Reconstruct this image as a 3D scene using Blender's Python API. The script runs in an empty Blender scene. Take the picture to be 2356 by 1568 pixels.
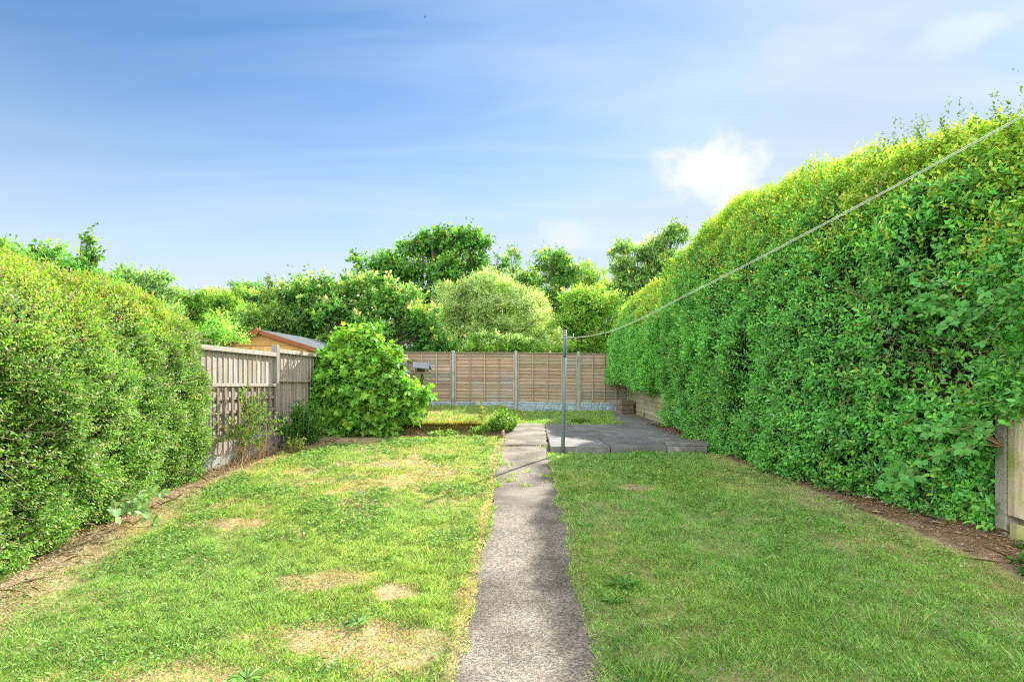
import bpy, math
import numpy as np
from mathutils import Vector, Matrix

rng = np.random.default_rng(11)
S = bpy.context.scene
COL = S.collection
# ------------------------------------------------------------------ measuring
F, CX, HY, EYE = 1309.0, 1178.0, 890.0, 1.5
def at(px, py, Y):
    return np.array([(px-CX)/F*Y, Y, EYE+(HY-py)/F*Y])
SUN_AZ = math.atan2(0.515, 0.857)      # from +Y towards +X
SUN_EL = math.radians(32.5)
# ------------------------------------------------------------------ noise
def _h(i, j, s):
    n = (i.astype(np.int64)*374761393 + j.astype(np.int64)*668265263 + s*974634777) & 0x7fffffff
    n = ((n ^ (n >> 13))*1274126177) & 0x7fffffff
    return ((n ^ (n >> 16)) & 0xffff)/65535.0
def vn(x, y, s=0):
    x = np.asarray(x, float); y = np.asarray(y, float)
    i = np.floor(x); j = np.floor(y); u = x-i; v = y-j
    u = u*u*(3-2*u); v = v*v*(3-2*v)
    a, b, c, d = _h(i, j, s), _h(i+1, j, s), _h(i, j+1, s), _h(i+1, j+1, s)
    return (a*(1-u)+b*u)*(1-v)+(c*(1-u)+d*u)*v
def fbm(x, y, s=0, o=3):
    t = 0; a = .5; n = 0
    for k in range(o):
        t = t + a*vn(np.asarray(x)*2**k+k*17.3, np.asarray(y)*2**k-k*9.1, s+k); n += a; a *= .5
    return t/n
def sm(a, b, x):
    t = np.clip((np.asarray(x)-a)/(b-a), 0, 1); return t*t*(3-2*t)
def nrm(v):
    return v/np.maximum(np.linalg.norm(v, axis=-1, keepdims=True), 1e-9)
def ruv(n):
    return nrm(rng.normal(size=(n, 3)))
UP = np.array([0, 0, 1.0])
# ------------------------------------------------------------------ objects
def tag(o, label=None, cat=None, group=None, kind=None):
    if label: o['label'] = label
    if cat: o['category'] = cat
    if group: o['group'] = group
    if kind: o['kind'] = kind
    return o
def empty(name, loc=(0, 0, 0), label=None, cat=None, group=None):
    o = bpy.data.objects.new(name, None); COL.objects.link(o); o.location = loc
    o.empty_display_size = .2
    return tag(o, label, cat, group)
def link(name, me, mat, parent=None):
    o = bpy.data.objects.new(name, me); COL.objects.link(o)
    if mat: me.materials.append(mat)
    if parent is not None:
        o.parent = parent
        o.matrix_parent_inverse = Matrix.Translation(-Vector(parent.location))
    return o
def mesh_np(name, V, Fc, mat, parent=None, col=None, smooth=False):
    V = np.asarray(V, np.float32); Fc = np.asarray(Fc, np.int32)
    m, k = Fc.shape
    me = bpy.data.meshes.new(name)
    me.vertices.add(len(V)); me.vertices.foreach_set('co', V.ravel())
    me.loops.add(m*k); me.loops.foreach_set('vertex_index', Fc.ravel())
    me.polygons.add(m); me.polygons.foreach_set('loop_start', np.arange(0, m*k, k, dtype=np.int32))
    if smooth: me.polygons.foreach_set('use_smooth', np.ones(m, bool))
    me.update(calc_edges=True)
    if col is not None:
        a = me.color_attributes.new('Col', 'FLOAT_COLOR', 'POINT')
        c = np.ones((len(V), 4), np.float32); c[:, :3] = col
        a.data.foreach_set('color', c.ravel())
    return link(name, me, mat, parent)
class MB:
    """boxes, tubes and strips collected into one mesh"""
    def __init__(s): s.V = []; s.F = []; s.n = 0; s.C = []; s.sm = []
    def add(s, V, Fs, col=(1, 1, 1), smooth=False):
        V = np.asarray(V, float); s.V.append(V); s.C.append(np.tile(np.asarray(col, float), (len(V), 1)) if np.ndim(col) == 1 else col)
        for f in Fs: s.F.append([i+s.n for i in f]); s.sm.append(smooth)
        s.n += len(V)
    def box(s, c, size, rz=0, rx=0, ry=0, col=(1, 1, 1), bev=0.0, M=None):
        x, y, z = [a/2 for a in size]
        b = min(bev, x*.45, y*.45, z*.45)
        if b <= 0:
            V = np.array([[i, j, k] for k in (-z, z) for i, j in ((-x, -y), (x, -y), (x, y), (-x, y))])
            Fs = [(3, 2, 1, 0), (4, 5, 6, 7), (0, 1, 5, 4), (1, 2, 6, 5), (2, 3, 7, 6), (3, 0, 4, 7)]
        else:
            lv = []
            for k, inset in ((-z, b), (-z+b, 0), (z-b, 0), (z, b)):
                X, Y = x-inset, y-inset; c2 = b if inset == 0 else b*.6
                lv += [[-X+c2, -Y, k], [X-c2, -Y, k], [X, -Y+c2, k], [X, Y-c2, k], [X-c2, Y, k], [-X+c2, Y, k], [-X, Y-c2, k], [-X, -Y+c2, k]]
            V = np.array(lv); Fs = [tuple(range(7, -1, -1)), tuple(range(24, 32))]
            for l in range(3):
                for i in range(8): Fs.append((l*8+i, l*8+(i+1) % 8, l*8+8+(i+1) % 8, l*8+8+i))
        if M is None:
            M = Matrix.Rotation(rz, 3, 'Z') @ Matrix.Rotation(ry, 3, 'Y') @ Matrix.Rotation(rx, 3, 'X')
        V = V @ np.array(M).T + np.asarray(c)
        s.add(V, Fs, col)
    def tube(s, P, R, n=6, col=(1, 1, 1), cap=True, smooth=True):
        P = np.asarray(P, float); m = len(P); R = np.broadcast_to(np.asarray(R, float), (m,))
        T = nrm(np.gradient(P, axis=0))
        a = np.array([0, 0, 1.0]) if abs(T[0][2]) < .9 else np.array([1.0, 0, 0])
        u = nrm(np.cross(T, a)); w = np.cross(T, u)
        an = np.arange(n)*2*math.pi/n
        V = P[:, None] + R[:, None, None]*(np.cos(an)[None, :, None]*u[:, None]+np.sin(an)[None, :, None]*w[:, None])
        V = V.reshape(-1, 3); Fs = []
        for i in range(m-1):
            for j in range(n): Fs.append((i*n+j, i*n+(j+1) % n, (i+1)*n+(j+1) % n, (i+1)*n+j))
        if cap: Fs.append(tuple(range(n-1, -1, -1))); Fs.append(tuple((m-1)*n+j for j in range(n)))
        s.add(V, Fs, col, smooth)
    def build(s, name, mat, parent=None, col=False):
        me = bpy.data.meshes.new(name)
        me.from_pydata(np.concatenate(s.V).tolist(), [], s.F)
        me.polygons.foreach_set('use_smooth', np.array(s.sm, bool))
        a = me.color_attributes.new('Col', 'FLOAT_COLOR', 'POINT')
        c = np.ones((s.n, 4), np.float32); c[:, :3] = np.concatenate(s.C)
        a.data.foreach_set('color', c.ravel())
        return link(name, me, mat, parent)
# ------------------------------------------------------------------ materials
def mat(name):
    m = bpy.data.materials.new(name); m.use_nodes = True
    nt = m.node_tree; nt.nodes.clear()
    return m, nt
def nd(nt, t, **kw):
    n = nt.nodes.new(t)
    for k, v in kw.items():
        if k in n.inputs.keys() if hasattr(n.inputs, 'keys') else False: n.inputs[k].default_value = v
        else: setattr(n, k, v)
    return n
def leaf_mat(name, trans=.4, rough=.45, spec=.35, tint=(1.5, 1.35, .45)):
    m, nt = mat(name); L = nt.links.new
    o = nd(nt, 'ShaderNodeOutputMaterial'); at_ = nd(nt, 'ShaderNodeAttribute', attribute_name='Col')
    p = nd(nt, 'ShaderNodeBsdfPrincipled'); p.inputs['Roughness'].default_value = rough
    p.inputs['Specular IOR Level'].default_value = spec
    L(at_.outputs['Color'], p.inputs['Base Color'])
    mu = nd(nt, 'ShaderNodeMix', data_type='RGBA', blend_type='MULTIPLY'); mu.inputs['Factor'].default_value = 1
    L(at_.outputs['Color'], mu.inputs['A']); mu.inputs['B'].default_value = (*tint, 1)
    t = nd(nt, 'ShaderNodeBsdfTranslucent'); L(mu.outputs['Result'], t.inputs['Color'])
    x = nd(nt, 'ShaderNodeMixShader'); x.inputs['Fac'].default_value = trans
    L(p.outputs[0], x.inputs[1]); L(t.outputs[0], x.inputs[2]); L(x.outputs[0], o.inputs['Surface'])
    return m
def surf_mat(name, c1, c2, scale=(8, 8, 8), rough=.85, bump=.3, c3=None, s3=3.0, t3=(.55, .7), attr=False, detail=6, spec=.25, dist=.01, c4=None, s4=1.2, t4=(.5, .65)):
    """two tone noise, optional stains c3 / c4, object space"""
    m, nt = mat(name); L = nt.links.new
    o = nd(nt, 'ShaderNodeOutputMaterial'); p = nd(nt, 'ShaderNodeBsdfPrincipled')
    p.inputs['Roughness'].default_value = rough; p.inputs['Specular IOR Level'].default_value = spec
    tc = nd(nt, 'ShaderNodeTexCoord'); mp = nd(nt, 'ShaderNodeMapping'); mp.inputs['Scale'].default_value = scale
    L(tc.outputs['Object'], mp.inputs['Vector'])
    n = nd(nt, 'ShaderNodeTexNoise'); n.inputs['Scale'].default_value = 1; n.inputs['Detail'].default_value = detail; n.inputs['Roughness'].default_value = .62
    L(mp.outputs[0], n.inputs['Vector'])
    r = nd(nt, 'ShaderNodeValToRGB'); r.color_ramp.elements[0].color = (*c1, 1); r.color_ramp.elements[1].color = (*c2, 1)
    r.color_ramp.elements[0].position = .34; r.color_ramp.elements[1].position = .66
    L(n.outputs[0], r.inputs[0]); c = r.outputs[0]
    for cc, ss, tt in ((c3, s3, t3), (c4, s4, t4)):
        if cc is None: continue
        n3 = nd(nt, 'ShaderNodeTexNoise'); n3.inputs['Scale'].default_value = ss; n3.inputs['Detail'].default_value = 5
        L(tc.outputs['Object'], n3.inputs['Vector'])
        mr = nd(nt, 'ShaderNodeMapRange'); mr.inputs['From Min'].default_value = tt[0]; mr.inputs['From Max'].default_value = tt[1]
        L(n3.outputs[0], mr.inputs['Value'])
        mx = nd(nt, 'ShaderNodeMix', data_type='RGBA'); L(mr.outputs[0], mx.inputs['Factor']); L(c, mx.inputs['A']); mx.inputs['B'].default_value = (*cc, 1)
        c = mx.outputs['Result']
    if attr:
        at_ = nd(nt, 'ShaderNodeAttribute', attribute_name='Col')
        mx = nd(nt, 'ShaderNodeMix', data_type='RGBA', blend_type='MULTIPLY'); mx.inputs['Factor'].default_value = 1
        L(c, mx.inputs['A']); L(at_.outputs['Color'], mx.inputs['B']); c = mx.outputs['Result']
    L(c, p.inputs['Base Color'])
    b = nd(nt, 'ShaderNodeBump'); b.inputs['Strength'].default_value = bump; b.inputs['Distance'].default_value = dist
    L(n.outputs[0], b.inputs['Height']); L(b.outputs[0], p.inputs['Normal'])
    L(p.outputs[0], o.inputs['Surface'])
    return m
M_leaf = leaf_mat('leaf', .42, tint=(1.3, 1.32, .5))
M_leaf_gloss = leaf_mat('leaf_gloss', .36, .48, .22, (1.22, 1.28, .5))
M_far_leaf = leaf_mat('far_leaf', .42, .6, .2, (1.32, 1.36, .6))
M_grass = leaf_mat('grass_blade', .40, .55, .25, (1.25, 1.25, .8))
M_litter = leaf_mat('dry_leaf', .15, .8, .1, (1.2, 1, .8))
M_bark = surf_mat('bark', (.10, .075, .05), (.22, .17, .12), (14, 14, 4), .9, .5)
M_twig = surf_mat('twig', (.24, .15, .08), (.40, .27, .15), (30, 30, 10), .85, .3)
M_core = surf_mat('dark_hull', (.012, .016, .006), (.05, .045, .02), (9, 9, 9), .95, .6, dist=.05)
M_conc = surf_mat('post_concrete', (.27, .29, .27), (.40, .42, .39), (20, 20, 6), .9, .25, c3=(.20, .24, .18), s3=2.5)
M_gboard = surf_mat('rock_faced_concrete', (.25, .33, .37), (.38, .47, .51), (12, 12, 12), .9, .5, c3=(.24, .27, .24), s3=2)
M_lap = surf_mat('lap_wood', (.265, .20, .125), (.395, .31, .205), (2.2, 8, 26), .85, .35, c3=(.31, .29, .25), s3=1.1, t3=(.47, .68), c4=(.31, .19, .09), s4=1.7, t4=(.57, .78), attr=True)
M_batten = surf_mat('batten_wood', (.29, .24, .165), (.40, .34, .24), (16, 16, 3), .85, .3, attr=True)
M_grey_wood = surf_mat('silver_wood', (.245, .225, .195), (.375, .35, .31), (26, 26, 3), .88, .4, c3=(.30, .255, .19), s3=1.6, attr=True)
M_green_wood = surf_mat('algae_wood', (.27, .25, .16), (.37, .35, .24), (14, 3, 24), .88, .35, c3=(.24, .27, .06), s3=1.5, t3=(.48, .66), attr=True)
M_shed = surf_mat('shed_boards', (.42, .22, .065), (.56, .33, .11), (2.0, 12, 26), .75, .2, attr=True)
M_barge = surf_mat('stained_board', (.22, .075, .032), (.31, .12, .055), (5, 5, 16), .7, .2)
M_felt = surf_mat('roof_felt', (.09, .105, .115), (.15, .17, .18), (40, 40, 40), 1.0, .4, spec=.0)
M_pole = surf_mat('painted_steel', (.12, .16, .15), (.17, .21, .20), (20, 20, 2), .7, .05, c3=(.09, .11, .10), s3=4, spec=.25)
M_black = surf_mat('black_plastic', (.015, .015, .017), (.03, .03, .03), (20, 20, 20), .5, .05)
M_wire = surf_mat('galvanised_wire', (.35, .36, .36), (.5, .5, .5), (20, 20, 20), .4, .05, spec=.6)
M_line = surf_mat('pvc_line', (.50, .60, .47), (.62, .72, .58), (30, 30, 30), .5, .05)
M_block = surf_mat('brown_wood', (.15, .122, .092), (.245, .20, .155), (5, 5, 22), .9, .4, c3=(.11, .085, .06), s3=5)
M_grey_paint = surf_mat('grey_felt_roof', (.12, .14, .165), (.18, .205, .23), (20, 20, 20), .8, .1)
# ================================================================== camera, sun, sky
cam_d = bpy.data.cameras.new('camera'); cam = bpy.data.objects.new('camera', cam_d); COL.objects.link(cam)
cam.location = (0, 0, EYE); cam.rotation_euler = (math.pi/2, 0, 0)
cam_d.sensor_width = 36; cam_d.lens = 36*F/2356; cam_d.shift_y = (HY-784)/2356
cam_d.clip_start = .05; cam_d.clip_end = 3000
S.camera = cam
sd = bpy.data.lights.new('sun', 'SUN'); sd.energy = 4.4; sd.angle = math.radians(.55); sd.color = (1, .94, .84)
so = bpy.data.objects.new('sun', sd); COL.objects.link(so)
sdir = Vector((math.sin(SUN_AZ)*math.cos(SUN_EL), math.cos(SUN_AZ)*math.cos(SUN_EL), math.sin(SUN_EL)))
so.rotation_euler = sdir.to_track_quat('Z', 'Y').to_euler(); so.location = sdir*50
W = bpy.data.worlds.new('World'); S.world = W; W.use_nodes = True
nt = W.node_tree; nt.nodes.clear(); L = nt.links.new
wo = nd(nt, 'ShaderNodeOutputWorld'); bg = nd(nt, 'ShaderNodeBackground'); bg.inputs['Strength'].default_value = .15
sky = nd(nt, 'ShaderNodeTexSky', sky_type='NISHITA'); sky.sun_disc = False
sky.sun_elevation = SUN_EL; sky.sun_rotation = SUN_AZ
sky.air_density = 1.0; sky.dust_density = .1; sky.ozone_density = 2.2; sky.altitude = 0
hsv = nd(nt, 'ShaderNodeHueSaturation'); hsv.inputs['Saturation'].default_value = 1.2; hsv.inputs['Value'].default_value = .40
L(sky.outputs[0], hsv.inputs['Color'])
tc = nd(nt, 'ShaderNodeTexCoord')
def vmath(op, a, b=None):
    n = nd(nt, 'ShaderNodeVectorMath', operation=op)
    for i, v in enumerate((a, b)):
        if v is None: continue
        if isinstance(v, (tuple, list)): n.inputs[i].default_value = v
        else: L(v, n.inputs[i])
    return n
def mth(op, a, b=None, clamp=False):
    n = nd(nt, 'ShaderNodeMath', operation=op); n.use_clamp = clamp
    for i, v in enumerate((a, b)):
        if v is None: continue
        if isinstance(v, (int, float)): n.inputs[i].default_value = v
        else: L(v, n.inputs[i])
    return n.outputs[0]
def mrange(v, a, b, c=0, d=1, smooth=True):
    n = nd(nt, 'ShaderNodeMapRange'); n.interpolation_type = 'SMOOTHSTEP' if smooth else 'LINEAR'
    L(v, n.inputs['Value'])
    for k, x in zip(('From Min', 'From Max', 'To Min', 'To Max'), (a, b, c, d)): n.inputs[k].default_value = x
    return n.outputs[0]
dirv = vmath('NORMALIZE', tc.outputs['Generated']).outputs[0]
sep = nd(nt, 'ShaderNodeSeparateXYZ'); L(dirv, sep.inputs[0])
zz = mth('MAXIMUM', sep.outputs['Z'], .05)
pl = nd(nt, 'ShaderNodeCombineXYZ')                       # a flat cloud layer overhead
L(mth('DIVIDE', sep.outputs['X'], mth('ADD', zz, .12)), pl.inputs[0]); L(mth('DIVIDE', sep.outputs['Y'], mth('ADD', zz, .12)), pl.inputs[1])
mp = nd(nt, 'ShaderNodeMapping'); mp.inputs['Rotation'].default_value = (0, 0, .5); mp.inputs['Scale'].default_value = (.55, 2.0, 1)
L(pl.outputs[0], mp.inputs['Vector'])
ci = nd(nt, 'ShaderNodeTexNoise'); ci.inputs['Scale'].default_value = 1.3; ci.inputs['Detail'].default_value = 6; ci.inputs['Roughness'].default_value = .55; ci.inputs['Distortion'].default_value = .5
L(mp.outputs[0], ci.inputs['Vector'])
side = mrange(sep.outputs['X'], -.65, .75)                # thin veil grows towards the sun's side
low = mrange(sep.outputs['Z'], .50, .04)                  # and towards the horizon
veil = mth('MULTIPLY', mrange(ci.outputs[0], .30, .78), mth('ADD', mth('MULTIPLY', side, .46), .15), True)
veil = mth('ADD', veil, mth('MULTIPLY', low, .85), True)
veil = mth('ADD', veil, mth('MULTIPLY', side, .16), True)
cn = nd(nt, 'ShaderNodeTexNoise'); cn.inputs['Scale'].default_value = 13; cn.inputs['Detail'].default_value = 7; cn.inputs['Roughness'].default_value = .58
L(dirv, cn.inputs['Vector'])
def puff(px, py, r, sx, sz, strength):
    d = nrm(at(px, py, 1.0)-np.array([0, 0, EYE]))
    df = vmath('MULTIPLY', vmath('SUBTRACT', dirv, tuple(d)).outputs[0], (sx, sx, sz))
    ln = nd(nt, 'ShaderNodeVectorMath', operation='LENGTH'); L(df.outputs[0], ln.inputs[0])
    ds = mth('ADD', ln.outputs['Value'], mth('MULTIPLY', mth('SUBTRACT', cn.outputs[0], .5), r*2.1))
    return mth('MULTIPLY', mrange(ds, r, r*.3), strength)
cl = puff(1622, 400, .082, .9, 1.5, .9)
cl = mth('MAXIMUM', cl, puff(1690, 470, .06, 1, 1.3, .75))
cl = mth('MAXIMUM', cl, puff(2250, 62, .05, .7, 2.0, .35))
cl = mth('MAXIMUM', cl, puff(1310, 548, .05, .8, 1.6, .35))
cl = mth('MAXIMUM', cl, puff(1900, 95, .07, .6, 2.2, .12))
cap = nd(nt, 'ShaderNodeMix', data_type='RGBA', blend_type='DARKEN'); cap.inputs['Factor'].default_value = 1
L(hsv.outputs[0], cap.inputs['A']); cap.inputs['B'].default_value = (1.26, 1.58, 2.2, 1)
mv = nd(nt, 'ShaderNodeMix', data_type='RGBA'); L(veil, mv.inputs['Factor']); L(cap.outputs['Result'], mv.inputs['A']); mv.inputs['B'].default_value = (1.86, 2.12, 2.36, 1)
mc = nd(nt, 'ShaderNodeMix', data_type='RGBA'); L(cl, mc.inputs['Factor']); L(mv.outputs['Result'], mc.inputs['A']); mc.inputs['B'].default_value = (2.42, 2.44, 2.46, 1)
# a bank of bright white cloud added overhead and behind, unseen, as shadow fill
fill_bank = mth('MAXIMUM', mth('MULTIPLY', mrange(sep.outputs['Z'], .59, .80), .10), mth('MULTIPLY', mrange(sep.outputs['Y'], .57, .22), mrange(sep.outputs['Z'], .85, .50, .3, 1)))
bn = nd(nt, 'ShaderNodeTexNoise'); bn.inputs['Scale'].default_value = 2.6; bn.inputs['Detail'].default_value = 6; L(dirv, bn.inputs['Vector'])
fill_bank = mth('MULTIPLY', fill_bank, mrange(bn.outputs[0], .25, .6, .45, 1))
mk = nd(nt, 'ShaderNodeMix', data_type='RGBA'); L(fill_bank, mk.inputs['Factor']); L(mc.outputs['Result'], mk.inputs['A']); mk.inputs['B'].default_value = (8.6, 8.5, 8.4, 1)
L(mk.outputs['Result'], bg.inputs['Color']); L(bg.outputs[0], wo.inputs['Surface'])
S.view_settings.view_transform = 'Standard'; S.view_settings.look = 'None'; S.view_settings.gamma = 1
S.view_settings.use_curve_mapping = False
S.view_settings.exposure = 1.55
S.render.engine = 'CYCLES'
S.cycles.max_bounces = 8; S.cycles.diffuse_bounces = 4; S.cycles.transmission_bounces = 5; S.cycles.glossy_bounces = 2
S.cycles.caustics_reflective = False; S.cycles.caustics_refractive = False
S.cycles.use_denoising = False; S.cycles.filter_width = 1.15
# ================================================================== terrain
_yk = [-8, 0, 2.9, 4.2, 5.2, 6.7, 7.5, 9, 10.5, 13, 17.5, 25, 60]
_zk = [-.1, -.04, 0, .09, .19, .32, .36, .45, .55, .63, .75, .85, 1.0]
_yt = np.arange(-8, 60, .05); _zt = np.interp(_yt, _yk, _zk)
_w = np.hanning(27); _w /= _w.sum(); _zt = np.convolve(np.pad(_zt, 13, 'edge'), _w, 'valid')
def prof(y): return np.interp(y, _yt, _zt)
def path_l(y): return np.interp(y, [1.5, 2.9, 4, 5.2, 6.7, 8, 9, 10.4, 11.5, 13], [-.30, -.27, -.25, -.22, -.20, -.2, -.19, -.12, -.02, .10])
def path_r(y): return np.interp(y, [1.5, 2.9, 4, 5.2, 6.7, 8, 9, 10.4, 11.5, 13], [.41, .43, .47, .49, .50, .53, .57, .62, .66, .73])
def lawn_l(y): return np.interp(y, [0, 3.75, 5.2, 7, 9, 9.8, 10.3, 10.8], [-3.25, -3.42, -3.62, -3.76, -3.7, -3.35, -2.7, -1.6])
def lawn_r(y): return np.interp(y, [0, 3, 4.6, 6.2, 9], [4.0, 3.86, 3.74, 3.46, 3.2])
STEP_Y = 11.55
def G(x, y):
    x = np.asarray(x, float); y = np.asarray(y, float)
    z = prof(y)
    near = sm(7, 5, np.abs(x))*sm(24, 19, y)
    z = z + near*(.035*(fbm(x*1.3, y*1.3, 5)-.5)+.018*(vn(x*5, y*5, 9)-.5))
    edge = STEP_Y+.12*(vn(x*3, x*0, 3)-.5)
    z = z + .14*sm(edge-.03, edge+.05, y)*sm(-.1, -.28, x)*sm(22, 19, y)
    z = z - .05*sm(edge-.9, edge-.5, y)*sm(edge+.01, edge-.04, y)*sm(-.1, -.4, x)*sm(-3.6, -3.0, x)
    z = z - .07*sm(-3.6, -4.0, x)*sm(10.5, 9.5, y)
    m = 12+0*x
    on = sm(path_l(y)-.02, path_l(y)+.03, x)*sm(path_r(y)+.02, path_r(y)-.03, x)*sm(13.02, 12.97, y)
    z = z - .045*on
    pt = sm(.52, .62, x)*sm(3.5, 3.4, x)*sm(9.0, 9.06, y)*sm(13.05, 12.98, y)
    z = z - .06*pt
    return z
def dry(x, y):
    d = fbm(x*1.1+3, y*.8, 21, 3)*.75+fbm(x*3.2, y*3.0, 31, 2)*.25
    fi = fbm(x*9, y*9, 35, 2)-.5; d = .75*sm(.50, .74, d+.30*fi)*np.where(x > .45, .55, 1.0)+.14*sm(6.5, 8.5, y)*(x < 0)
    for (cx, cy, rx, ry, a) in ((-1.05, 3.3, .42, .22, .95), (-.83, 3.95, .16, .15, 1), (-1.37, 4.15, .3, .17, .85), (-2.75, 5.4, .45, .16, 1), (-1.36, 7.8, .35, .25, .9),
                                (1.44, 6.7, .26, .16, .9), (-.9, 7.6, .8, .5, .5), (-1.6, 9.2, .6, .35, .5), (-.35, 9.3, .35, .5, .45), (-.6, 3.2, .3, .25, .75), (-1.5, 2.9, .4, .15, .8),
                                (2.9, 4.9, .5, .3, .55), (2.2, 5.6, .4, .3, .5), (1.7, 5.0, .4, .35, .3), (2.5, 3.6, .35, .25, .4)):
        w = (((x-cx)/rx)**2+((y-cy)/ry)**2) + 2.6*(fbm(x*3.5, y*4.5, 77, 3)-.5)+1.5*fi
        d = np.maximum(d, .88*a*sm(1.7, .0, w))
    pe = path_l(y)-x; pw = .11+.13*fbm(y*1.6, y*0, 41, 2)+.05*sm(7, 9, y)
    d = np.maximum(d, (.55+.4*vn(x*3, y*2.5, 45))*sm(pw, pw*.2, pe)*(pe > 0)*(y < 11.4))
    pe = x-path_r(y); pw = .05+.12*fbm(y*1.3, y*0+4, 43, 2)
    d = np.maximum(d, .45*sm(pw, pw*.4, pe)*(pe > 0)*(y < 9))
    le = x-lawn_l(y); d = np.maximum(d, .85*sm(.5, .05, le+.3*(fbm(x*3, y*3, 51, 2)-.5))*(y < 10.9))
    re = lawn_r(y)-x; d = np.maximum(d, .62*sm(.6, .0, re+.6*(fbm(x*2, y*2, 53, 3)-.5)+.3*fi)*(y < 9.2))
    return d
def cat1(*a): return np.unique(np.concatenate(a))
xs = cat1(-np.geomspace(6.2, 500, 26), np.arange(-6.1, 6.6, .065), np.geomspace(6.7, 500, 26))
ys = cat1(-np.geomspace(1.2, 300, 22), np.arange(-1.1, 18.6, .065), np.geomspace(18.8, 1500, 40))
XX, YY = np.meshgrid(xs, ys); gx, gy = XX.ravel(), YY.ravel()
gz = G(gx, gy); nx, ny = len(xs), len(ys)
ii = (np.arange(ny-1)[:, None]*nx+np.arange(nx-1)[None]).ravel()
GF = np.stack([ii, ii+1, ii+nx+1, ii+nx], 1)
d = dry(gx, gy)[:, None]; fine = fbm(gx*7, gy*7, 61, 2)[:, None]
thatch = (1-d)*(np.array([.17, .215, .05])*(.7+.6*fine)) + d*(np.array([.39, .31, .185])*(.65+.7*fine))
soil = np.array([.12, .085, .055])*(.6+.9*fine)
debris = np.array([.40, .30, .185])*(.6+.8*fine)
inl = (gx > lawn_l(gy)-.0) & (gx < path_l(gy)+.3) & (gy < 10.95)
inr = (gx > path_r(gy)-.3) & (gx < lawn_r(gy)+.05) & (gy < 9.1)
inb = ((gx < .75) & (gx > -3.2) & (gy > STEP_Y+.06) & (gy < 17.4)) | ((gx > .1) & (gx < 3.1) & (gy > 12.9) & (gy < 17.4))
out = (np.abs(gx) > 5.2) | (gy > 18) | (gy < -1)
gc = np.where((inl | inr | inb)[:, None], thatch, np.where((gx < -2)[:, None], debris*.8+soil*.2, soil*.55+debris*.45))
gc = np.where(out[:, None], np.array([.06, .10, .03])*(.6+.8*fine), gc)
m_ground = surf_mat('turf_and_soil', (.62, .62, .62), (1.25, 1.25, 1.25), (38, 38, 38), .95, .6, attr=True, spec=.1, dist=.02)
tag(mesh_np('ground', np.stack([gx, gy, gz], 1), GF, m_ground, None, gc, True), kind='structure')
# ------------------------------------------------------------------ path
py_ = np.arange(1.2, 13.0, .025); nu = 15
V = []; 
for y in py_:
    l = path_l(y)-.03+.06*(fbm(y*2.3, 0, 71, 3)-.5)*2+.04*(vn(y*9, 0, 72)-.5); r = path_r(y)+.03+.07*(fbm(y*2.1, 5, 73, 3)-.5)*2+.05*(vn(y*8, 0, 74)-.5)
    for k in range(nu):
        u = k/(nu-1); x = l+(r-l)*u
        z = prof(y)+.014+.012*(1-(2*u-1)**2)+.008*(fbm(x*4, y*4, 75, 2)-.5)-.012*(abs(2*u-1) > .96)
        z += .02*sm(9.55, 9.6, y)
        for jy, jw in ((9.56, .03), (6.7, .02), (5.95, .018), (4.02, .012)):
            if abs(y-jy+.03*(vn(x*5, jy, 4)-.5)) < jw: z -= .02 if jy > 9 else .009
        V.append((x, y, z))
V = np.array(V); n_ = len(py_); ii = (np.arange(n_-1)[:, None]*nu+np.arange(nu-1)[None]).ravel()
PF = np.stack([ii, ii+1, ii+nu+1, ii+nu], 1)
pc = np.ones((len(V), 3)); yv = V[:, 1]
smooth = ((yv > 5.97) & (yv < 6.68)) | (yv > 9.6)
m_path, nt2 = mat('exposed_aggregate'); L2 = nt2.links.new
o = nd(nt2, 'ShaderNodeOutputMaterial'); p = nd(nt2, 'ShaderNodeBsdfPrincipled'); p.inputs['Roughness'].default_value = .9; p.inputs['Specular IOR Level'].default_value = .15
tc2 = nd(nt2, 'ShaderNodeTexCoord'); at2 = nd(nt2, 'ShaderNodeAttribute', attribute_name='Col')
sp2 = nd(nt2, 'ShaderNodeSeparateColor'); L2(at2.outputs['Color'], sp2.inputs[0])
vo = nd(nt2, 'ShaderNodeTexVoronoi'); vo.inputs['Scale'].default_value = 105; L2(tc2.outputs['Object'], vo.inputs['Vector'])
vr = nd(nt2, 'ShaderNodeSeparateColor'); L2(vo.outputs['Color'], vr.inputs[0])
rp = nd(nt2, 'ShaderNodeValToRGB'); rp.color_ramp.elements[0].color = (.085, .075, .062, 1); rp.color_ramp.elements[1].color = (.38, .345, .275, 1)
e = rp.color_ramp.elements.new(.45); e.color = (.20, .178, .145, 1); e = rp.color_ramp.elements.new(.8); e.color = (.30, .265, .205, 1)
L2(vr.outputs[0], rp.inputs[0])
n2 = nd(nt2, 'ShaderNodeTexNoise'); n2.inputs['Scale'].default_value = 5; n2.inputs['Detail'].default_value = 8; n2.inputs['Roughness'].default_value = .7; L2(tc2.outputs['Object'], n2.inputs['Vector'])
rm = nd(nt2, 'ShaderNodeValToRGB'); rm.color_ramp.elements[0].color = (.17, .15, .12, 1); rm.color_ramp.elements[1].color = (.285, .255, .20, 1); rm.color_ramp.elements[0].position = .3; rm.color_ramp.elements[1].position = .7
L2(n2.outputs[0], rm.inputs[0])
dm = nd(nt2, 'ShaderNodeMapRange'); dm.inputs['From Min'].default_value = .0; dm.inputs['From Max'].default_value = .55; dm.inputs['To Min'].default_value = 1; dm.inputs['To Max'].default_value = .0
L2(vo.outputs['Distance'], dm.inputs['Value'])
f1 = nd(nt2, 'ShaderNodeMath', operation='MULTIPLY'); L2(sp2.outputs[0], f1.inputs[0]); f1.inputs[1].default_value = .85
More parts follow.
